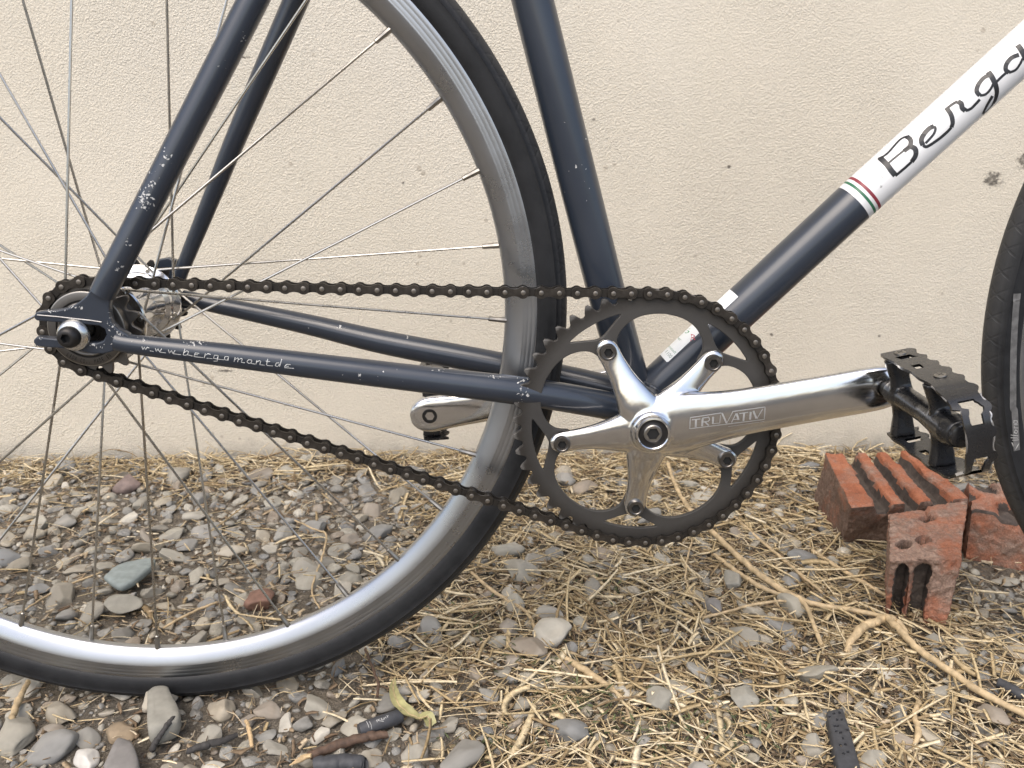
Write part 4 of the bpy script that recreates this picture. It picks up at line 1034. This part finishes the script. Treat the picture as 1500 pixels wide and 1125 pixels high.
special(1072, 845, 34, 38, 'palestone', "upright pale stone under the fallen stalk", shape=10, flatn=.8, z=3)
special(1045, 886, 30, 30, 'mauvestone', "round dark grey stone left of the fallen stalk", shape=4, flatn=.8, z=3)
special(1368, 935, 44, 32, 'palestone', "flat grey stone in front of the broken half brick", shape=5, flatn=.55, z=2)
special(1490, 950, 44, 40, 'buffstone', "pale rounded stone at the right edge", shape=1, flatn=.6, z=2)

cand = []
def scatter(n, rlo, rhi, region, tag, tries=6, sparse=.35):
    x0, x1, y0, y1 = region
    for _ in range(n):
        for _t in range(tries):
            x, y = rng.uniform(x0, x1), rng.uniform(y0, y1)
            gv = gravelness(x, y)
            if rng.random() > sparse + (1 - sparse) * gv: continue
            r = rlo + (rhi - rlo) * rng.random() ** 1.6
            z = hgt(x, y)
            vis = inview((x, y, z))
            if not vis and rng.random() < .62: break
            if not free(x, y, r): continue
            put(x, y, r); cand.append((x, y, z, r, tag, vis)); break
reg = (-820, 1330, -400, 528)
scatter(1080, 11, 20, reg, 0, 12, .20)
scatter(4400, 6.5, 11.5, reg, 1, 12, .27)
scatter(8800, 3.0, 6.5, reg, 2, 8, .30)
scatter(11000, 1.2, 2.6, reg, 2, 3, .5)
def pose(x, y, z, r, V):
    z = z + 3.0 * (1 - gravelness(x, y))
    ax_ = np.array([r * rng.uniform(1.0, 1.3), r * rng.uniform(.72, 1.0), r * rng.uniform(.36, .66)])
    A = rotm(rng.uniform(0, 6.28), rng.normal(0, .28), rng.normal(0, .28))
    return ax_, A, np.array([x, y, z + ax_[2] * rng.uniform(.12, .5)])
vis = [(c_[3] / px(c_[:3])[2], i) for i, c_ in enumerate(cand) if c_[5]]
vis.sort(reverse=True); chosen = {i for _, i in vis[:290]}
stone_mes = [np_mesh("stone", V, F, [M['stone']]) for V, F in BIG]
AV, AF, off = [], [], 0
for i, (x, y, z, r, tag, vs) in enumerate(cand):
    if i in chosen:
        k = rng.integers(len(BIG)); ax_, A, loc = pose(x, y, z, r, None)
        o = bpy.data.objects.new("stone", stone_mes[k]); COL.objects.link(o); o.parent = ground
        m4 = Matrix(A.tolist()).to_4x4(); o.matrix_basis = Matrix.Translation(Vector(loc.tolist()) * S) @ m4 @ Matrix.Diagonal((*[a * S / S * S / S * 1.0 for a in ax_], 1)) 
    else:
        src = MID if r > 6.5 else (SML if r > 2.6 else TINY); V, F = src[rng.integers(len(src))]
        ax_, A, loc = pose(x, y, z, r, V)
        AV.append((V * ax_) @ A.T + loc); AF.append(F + off); off += len(V)
ob("gravel", np_mesh("gravel", np.concatenate(AV), np.concatenate(AF), [M['gravel']]), kind="stuff", label="small grey and buff gravel scattered over the soil", category="gravel")

# ------------------------------------------------------------------ straw and plant litter
def blades(n, llo, lhi, rlo, rhi, zlo, zhi, dens_fn, flat_=1.0, bend=.25, tilt=.12, segs=4, region=reg, sides=4):
    Vs, Fs, off = [], [], 0
    base_f = []
    for i in range(segs):
        for k in range(sides): base_f.append((i * sides + k, i * sides + (k + 1) % sides, (i + 1) * sides + (k + 1) % sides, (i + 1) * sides + k))
    base_f = np.array(base_f); cnt = 0; tries = 0
    x0, x1, y0, y1 = region
    th = np.arange(sides) * 2 * np.pi / sides
    while cnt < n and tries < n * 12:
        tries += 1
        x, y = rng.uniform(x0, x1), rng.uniform(y0, y1)
        if rng.random() > dens_fn(x, y): continue
        z = hgt(x, y)
        if not inview((x, y, z), 120) and rng.random() < .75: continue
        cnt += 1
        ln = llo + (lhi - llo) * rng.random() ** 2.0; r = rng.uniform(rlo, rhi); a = rng.uniform(0, 2 * np.pi) if rng.random() < .86 else rng.normal(2.75, .5)
        zz = z + rng.uniform(zlo, zhi); tl_ = rng.normal(0, tilt); cv = rng.normal(0, bend); cz = rng.normal(0, bend * .35)
        t = np.linspace(-.5, .5, segs + 1)
        ang = a + cv * t * 2; st = ln / segs
        dx, dy = np.cos(ang) * st, np.sin(ang) * st
        X = x + np.cumsum(dx) - dx.sum() / 2; Y = y + np.cumsum(dy) - dy.sum() / 2; Z = zz + t * ln * tl_ + cz * ln * (.25 - t * t)
        Y = np.minimum(Y, WY - 2)
        Z = np.maximum(Z, z + 1.0)
        nxv, nyv = -np.sin(ang), np.cos(ang)
        rr = r * (1 - .55 * np.abs(t) * 2 * rng.random()); roll = rng.normal(0, .45) if flat_ < .6 else 0
        cx_, cz_ = np.cos(th + .3), np.sin(th + .3) * flat_
        co, so = np.cos(roll), np.sin(roll); ca = cx_ * co - cz_ * so; cb = cx_ * so + cz_ * co
        V = np.empty((segs + 1, sides, 3))
        V[:, :, 0] = X[:, None] + nxv[:, None] * rr[:, None] * ca; V[:, :, 1] = Y[:, None] + nyv[:, None] * rr[:, None] * ca; V[:, :, 2] = Z[:, None] + rr[:, None] * cb
        Vs.append(V.reshape(-1, 3)); Fs.append(base_f + off); off += (segs + 1) * sides
    return np.concatenate(Vs), np.concatenate(Fs)
sd_fn = lambda x, y: max(.09, 1 - gravelness(x, y) * 1.05) ** 1.2
V1, F1 = blades(5200, 10, 70, .3, .85, 1, 12, sd_fn, bend=.14)
V2, F2 = blades(520, 25, 110, .9, 1.7, 4, 14, lambda x, y: sd_fn(x, y) ** 1.3, bend=.12)
V6, F6 = blades(1500, 20, 80, .3, .7, 1, 12, sd_fn, bend=.6)
V3, F3 = blades(3000, 8, 45, .9, 2.2, 2, 12, sd_fn, flat_=.14, bend=.2, tilt=.16)
V4, F4 = blades(200, 22, 70, 2.0, 3.8, 4, 12, sd_fn, flat_=.06, bend=.5, tilt=.15, segs=6)
V5, F5 = blades(900, 15, 70, .35, 1.0, 2, 12, lambda x, y: .5 + .5 * noise.noise(Vector((x * .012, 0, 2))), bend=.5, tilt=.35, region=(-560, 1250, 478, 533))
parts = [(V1, F1), (V2, F2), (V3, F3), (V4, F4), (V5, F5), (V6, F6)]; offs = np.cumsum([0] + [len(v) for v, _ in parts])
Vx = np.concatenate([v for v, _ in parts]); Fx = np.concatenate([f + o_ for (_, f), o_ in zip(parts, offs)])
ob("straw_litter", np_mesh("straw_litter", Vx, Fx, [M['straw']]), kind="stuff", label="tangled dry golden straw covering the soil", category="straw")
V1, F1 = blades(17000, 4, 24, .25, .8, 0, 8, lambda x, y: max(.22, 1 - gravelness(x, y)), bend=.7, segs=2, tilt=.25)
V2, F2 = blades(7500, 4, 16, 1.0, 3.0, 0, 8, lambda x, y: max(.25, 1 - gravelness(x, y)), flat_=.14, bend=.6, segs=2, tilt=.3)
ob("plant_litter", np_mesh("plant_litter", np.concatenate([V1, V2]), np.concatenate([F1, F2 + len(V1)]), [M['chaff']]), kind="stuff", label="fine brown chaff and broken leaf bits between the stones", category="litter")
def sprig_patch():
    Vs, Fs, off = [], [], 0
    for (u, v, su, n) in ((845, 1015, 38, 150), (700, 920, 45, 90), (880, 860, 18, 40), (960, 1065, 60, 120), (720, 1090, 30, 70), (1080, 1060, 60, 60), (780, 960, 30, 60)):
        for _ in range(n):
            p = atz(u + rng.normal(0, su), v + rng.normal(0, su * .45), GZ + rng.uniform(2, 11)); a = rng.uniform(0, 6.28); ln = rng.uniform(3, 11); wd = rng.uniform(.4, 1.2); up_ = rng.normal(.1, .35)
            d = np.array([math.cos(a), math.sin(a), up_]) * ln; s_ = np.array([-math.sin(a), math.cos(a), rng.normal(0, .3)]) * wd; q = np.array(p)
            Vs.append(np.array([q, q + d * .5 + s_, q + d, q + d * .5 - s_])); Fs.append(np.array([[0, 1, 2, 3]]) + off); off += 4
    return np.concatenate(Vs), np.concatenate(Fs)
V, F = sprig_patch(); ob("green_sprigs", np_mesh("green_sprigs", V, F, [M['sprig']], False), kind="stuff", label="small dull green sprigs growing through the straw", category="weeds")

# ------------------------------------------------------------------ larger sticks, stalks and odds and ends
def stick(name, pts, mat, label, cat, group=None, n=12, knots=0.0, lift=0, seed=0):
    """pts: (u, v, height above ground, radius mm)."""
    r = random.Random(seed)
    P = [(*atz(u, v, GZ + z + lift), rr) for u, v, z, rr in pts]; P = spline(P, 7)
    P = [(x + r.gauss(0, .35), y + r.gauss(0, .35), z + r.gauss(0, .25), max(.3, q * (1 + knots * noise.noise(Vector((i * .45, seed * 5.3, 0)))))) for i, (x, y, z, q) in enumerate(P)]
    o = ob(name, sweep(name, [p[:3] for p in P], [p[3] for p in P], M[mat], n), label=label, category=cat)
    if group: o["group"] = group
    return o
G = "long dry stalks on the ground"
s1 = stick("dry_stalk", [(978, 678, 16, 2.4), (990, 712, 14, 2.6), (1012, 748, 12, 2.8), (1055, 790, 12, 3.1), (1108, 838, 12, 3.2), (1160, 872, 12, 3.1), (1200, 886, 12, 2.6), (1262, 896, 12, 2.4), (1300, 905, 16, 2.6)], 'stalk', "longest pale dry stalk running from under the chainring to the bricks", "stalk", G, knots=.25)
ob("side_shoot", sweep("side_shoot", [tuple(p[:3]) for p in spline([(*atz(u, v, GZ + z), r) for u, v, z, r in ((1170, 876, 12, 2.2), (1182, 890, 14, 2.6), (1192, 915, 12, 2.2), (1204, 946, 6, 1.8))], 5)], 2.1, M['stalk'], 10), s1)
stick("dry_stalk", [(1300, 905, 18, 2.8), (1318, 922, 18, 3.4), (1345, 950, 14, 3.3), (1395, 985, 12, 3.2), (1440, 1015, 11, 3.1), (1500, 1047, 10, 3.1), (1560, 1080, 9, 3.0)], 'stalk', "thick dry stalk running off the right edge below the bricks", "stalk", G, knots=.2, seed=2)
stick("dry_root", [(1240, 957, 5, 2.8), (1246, 940, 10, 3.6), (1262, 920, 14, 4.0), (1280, 912, 15, 4.2), (1300, 906, 14, 4.0), (1318, 914, 12, 3.2), (1330, 930, 8, 2.2)], 'stalk', "gnarled curved root end beside the broken half brick", "root", None, knots=.5, seed=3)
stick("dry_stalk", [(1076, 757, 9, 1.7), (1110, 788, 9, 1.7), (1150, 822, 10, 1.8), (1185, 852, 10, 1.7), (1205, 868, 9, 1.4)], 'stalk', "thin straight stalk just above the longest stalk", "stalk", G, knots=.2, seed=4)
stick("dry_stalk", [(1190, 806, 8, 2.2), (1225, 830, 9, 2.3), (1262, 852, 9, 2.2), (1300, 874, 7, 2.0)], 'stalk', "short stalk pointing at the foot of the half brick", "stalk", G, knots=.2, seed=5)
stick("dry_stalk", [(1046, 812, 9, 2.0), (1080, 838, 10, 2.4), (1115, 860, 10, 2.5), (1150, 874, 9, 1.8)], 'stalk', "pale split stalk under the longest stalk", "stalk", G, knots=.2, seed=6)
stick("dry_stalk", [(1000, 908, 8, 1.3), (1050, 900, 9, 1.4), (1110, 884, 10, 1.4), (1160, 880, 10, 1.3)], 'stalk', "thin curved stalk running left from the longest stalk", "stalk", G, knots=.2, seed=7)
stick("dry_stalk", [(1014, 790, 9, .9), (1005, 830, 9, 1.1), (1008, 862, 9, 1.1), (1036, 905, 7, 1.1)], 'stalk', "grey curved twig left of the longest stalk", "stalk", G, knots=.2, seed=8)
stick("dry_stalk", [(1346, 1028, 9, 2.2), (1340, 1048, 10, 2.2), (1345, 1072, 9, 2.3), (1338, 1100, 5, 1.6)], 'stalk', "short upright looking stalk at the bottom right", "stalk", G, knots=.3, seed=9)
stick("dry_stalk", [(432, 762, 12, .9), (462, 776, 14, 1.1), (478, 784, 16, 1.2), (470, 822, 14, 1.1), (457, 862, 10, 1.0), (468, 892, 6, .8)], 'stalk', "bent straw stalk seen between the spokes near the rim", "stalk", G, seed=10)
stick("dry_stalk", [(28, 899, 8, .8), (70, 872, 10, 1.1), (110, 853, 11, 1.2), (150, 838, 11, .9)], 'stalk', "pale straw stalk crossing the left spokes", "stalk", G, seed=11)
stick("dry_stalk", [(240, 920, 8, 1.2), (275, 900, 10, 1.4), (318, 882, 10, 1.2)], 'stalk', "short straw stalk at the inner bottom of the rim", "stalk", G, seed=12)
stick("dry_stalk", [(12, 1082, 9, 2.2), (18, 1050, 12, 2.8), (30, 1020, 12, 2.6), (42, 998, 10, 2.0)], 'stalk', "thick frayed pale stalk at the bottom left corner", "stalk", G, knots=.4, seed=13)
stick("dry_stalk", [(535, 950, 12, 1.1), (543, 972, 13, 1.2), (553, 998, 12, 1.3), (553, 1020, 9, 1.2)], 'bark', "thin rusty brown stem below the tyre", "stem", None, seed=14)
stick("dry_stalk", [(580, 930, 8, 1.2), (640, 903, 11, 1.4), (700, 883, 12, 1.2)], 'stalk', "long straw stalk just right of the tyre", "stalk", G, seed=15)
stick("dry_stalk", [(690, 838, 9, 1.6), (725, 868, 11, 1.9), (772, 898, 10, 1.6), (788, 938, 8, 1.8)], 'stalk', "bent pale stalk in the straw right of the tyre", "stalk", G, seed=16)
stick("dry_stalk", [(830, 965, 9, 2.6), (862, 985, 11, 3.2), (890, 1005, 10, 2.2), (912, 1022, 8, 1.0)], 'stalk', "flat pale straw bundle in the middle of the litter", "stalk", G, seed=17)
# broken twig with split end, bottom centre
tw = stick("broken_twig", [(452, 1108, 8, 3.2), (480, 1097, 9, 3.7), (515, 1085, 10, 3.8), (545, 1078, 10, 3.6), (568, 1076, 9, 2.8)], 'bark', "reddish brown broken twig with a split pale end", "twig", None, knots=.25, seed=20)
for k in range(5):
    a = atz(456, 1107, GZ + 8 + k * .8); b_ = atz(424 + k * 4, 1121 - k * 3.4, GZ + 7 + k * .7)
    ob("split_end", sweep("split_end", [a, a.lerp(b_, .5), b_], [1.7, 1.5, .5], M['wood'], 6), tw)
# plastic tube with scratched writing
p0, p1 = atz(526, 1070, GZ + 13), atz(588, 1048, GZ + 13); dv = (p1 - p0).normalized(); ln = (p1 - p0).length
pm = sweep("plastic_tube", [p0, p0 + dv * 2, p0 + dv * ln * .16, p0 + dv * ln * .17, p0 + dv * (ln - 1), p1], [4.8, 5.4, 5.4, 5.7, 5.7, 5.2], M['plastic'], 28)
pen = ob("plastic_tube", pm, label="short dark plastic tube with white scratched writing", category="tube")
pb = bvh_of(pm); PZ = (510, 1030, 15)
pl = [[(625, 365), (640, 420)], [(615, 385), (690, 348), (655, 385), (780, 400)], [(745, 330), (720, 350), (760, 372), (785, 345)], [(785, 320), (800, 358)], [(770, 330), (830, 318)], [(820, 300), (838, 335)], [(845, 275), (865, 290), (880, 270)], [(862, 290), (872, 318)],
      [(465, 400), (505, 480), (520, 575)], [(400, 400), (440, 480), (455, 540)]]
strokes("scratched_writing", pb, [zm(*PZ, dens(l, 4)) for l in pl], .42, M['lightprint'], pen, .1)
# perforated rubber strip
quad = [(1208, 1046), (1234, 1040), (1262, 1135), (1226, 1140)]
nu_, nv_ = 12, 46; V, F = [], []
hol = zm(1140, 980, 1500 / 360, [(340, 268), (335, 305), (355, 345), (310, 325), (358, 385), (375, 427), (350, 420), (390, 463), (340, 385), (415, 410), (382, 345), (405, 500), (375, 505), (420, 545), (395, 555), (370, 300)])
def rq(a, b_): 
    q = [Vector(p) for p in quad]; return q[0].lerp(q[1], a).lerp(q[3].lerp(q[2], a), b_)
for i in range(nu_ * 3 + 1):
    for j in range(nv_ * 2 + 1):
        a, b_ = i / (nu_ * 3), j / (nv_ * 2); q = rq(a, b_); e = min(a, 1 - a) * 30; e2 = min(1, b_ * 14)
        z = 9 - 4 * math.exp(-e * .9) - 3 * (1 - e2) ** 2 + 1.2 * math.sin(b_ * 3)
        if e2 < 1 and abs(a - .5) > .5 * math.sqrt(max(0, 1 - (1 - e2) ** 2)): z = 1
        if any((q.x - h_[0]) ** 2 + ((q.y - h_[1]) * 1.4) ** 2 < 3.0 for h_ in hol): z -= 4.5
        V.append(atz(q.x, q.y, GZ + 6) + Vector((0, 0, z - 4)))
m2 = nv_ * 2 + 1
F = [(i * m2 + j, i * m2 + j + 1, (i + 1) * m2 + j + 1, (i + 1) * m2 + j) for i in range(nu_ * 3) for j in range(nv_ * 2)]
def skirt(V, F, na, nb, z):
    m_ = nb + 1; per = [(0, j) for j in range(nb)] + [(i, nb) for i in range(na)] + [(na, j) for j in range(nb, 0, -1)] + [(i, 0) for i in range(na, 0, -1)]
    b0 = len(V); ids = [i * m_ + j for i, j in per]
    for k in ids: p = V[k]; V.append(Vector((p.x, p.y, z)))
    n = len(ids)
    for k in range(n): F.append((ids[k], ids[(k + 1) % n], b0 + (k + 1) % n, b0 + k))
    F.append(tuple(range(b0, b0 + n)))
skirt(V, F, nu_ * 3, nv_ * 2, GZ - 1)
ob("rubber_strip", make_mesh("rubber_strip", V, F, [M['plastic']], None, 40), label="dark grey perforated rubber strip lying at the bottom right", category="strip")
stick("rubber_scrap", [(1462, 1000, 7, 4.4), (1485, 1012, 8, 5.0), (1515, 1026, 8, 5.0), (1540, 1036, 8, 4.6)], 'plastic', "dark rubber scrap at the right edge beside the thick stalk", "scrap", None, seed=30)
stick("rubber_scrap", [(462, 1121, 6, 6.0), (490, 1119, 7, 7.0), (522, 1118, 7, 6.5), (532, 1120, 6, 5.0)], 'plastic', "dark blue grey scrap at the bottom edge under the twig", "scrap", None, seed=31)
stick("charred_stick", [(222, 1098, 8, 2.4), (234, 1078, 16, 2.3), (246, 1060, 22, 2.0), (254, 1050, 23, 1.4)], 'char', "short charred stick leaning on the grey wedge stone", "stick", None, knots=.3, seed=32)
stick("charred_stick", [(274, 1100, 9, 2.4), (300, 1092, 10, 3.0), (325, 1086, 10, 2.8), (348, 1076, 9, 2.0)], 'char', "flat dark stick lying among the stones below the tyre", "stick", None, knots=.3, seed=33)
stick("bleached_chip", [(361, 1056, 10, 1.4), (366, 1072, 11, 1.8), (369, 1094, 9, 1.4)], 'wood', "bleached wood sliver among the stones below the tyre", "sliver", None, seed=34)
# yellow leaf, folded along its length
mid = spline([(579, 992, 12, .4), (576, 1008, 15, 3.2), (583, 1030, 17, 5.2), (600, 1046, 15, 5.6), (616, 1052, 12, 4.0), (626, 1050, 12, 5.0), (632, 1064, 7, 4.6)], 6)
V, F = [], []
for i, (u, v, z, wd) in enumerate(mid):
    a, b_ = mid[max(i - 1, 0)], mid[min(i + 1, len(mid) - 1)]; p = atz(u, v, GZ + z); t_ = (atz(*b_[:2], GZ + b_[2]) - atz(*a[:2], GZ + a[2])).normalized(); s_ = t_.cross(Vector((0, 0, 1))).normalized()
    for f_, dz in ((-1, 1.8), (-.5, .9), (0, 0), (.5, 1.2), (1, 2.6)): V.append(p + s_ * wd * f_ + Vector((0, 0, dz * wd / 5 + .5 * math.sin(i * 1.3 + f_))))
for i in range(len(mid) - 1): F += [(i * 5 + j, i * 5 + j + 1, (i + 1) * 5 + j + 1, (i + 1) * 5 + j) for j in range(4)]
nV = len(V); V += [v - Vector((0, 0, .35)) for v in V]; F += [tuple(i + nV for i in f[::-1]) for f in F]
lf = ob("fallen_leaf", make_mesh("fallen_leaf", V, F, [M['leaf']], None, 60), label="yellow green curled leaf lying on the straw", category="leaf")
ob("leaf_midrib", sweep("leaf_midrib", [V[i * 5 + 2] + Vector((0, 0, .3)) for i in range(len(mid))], .4, M['stalk'], 6), lf)
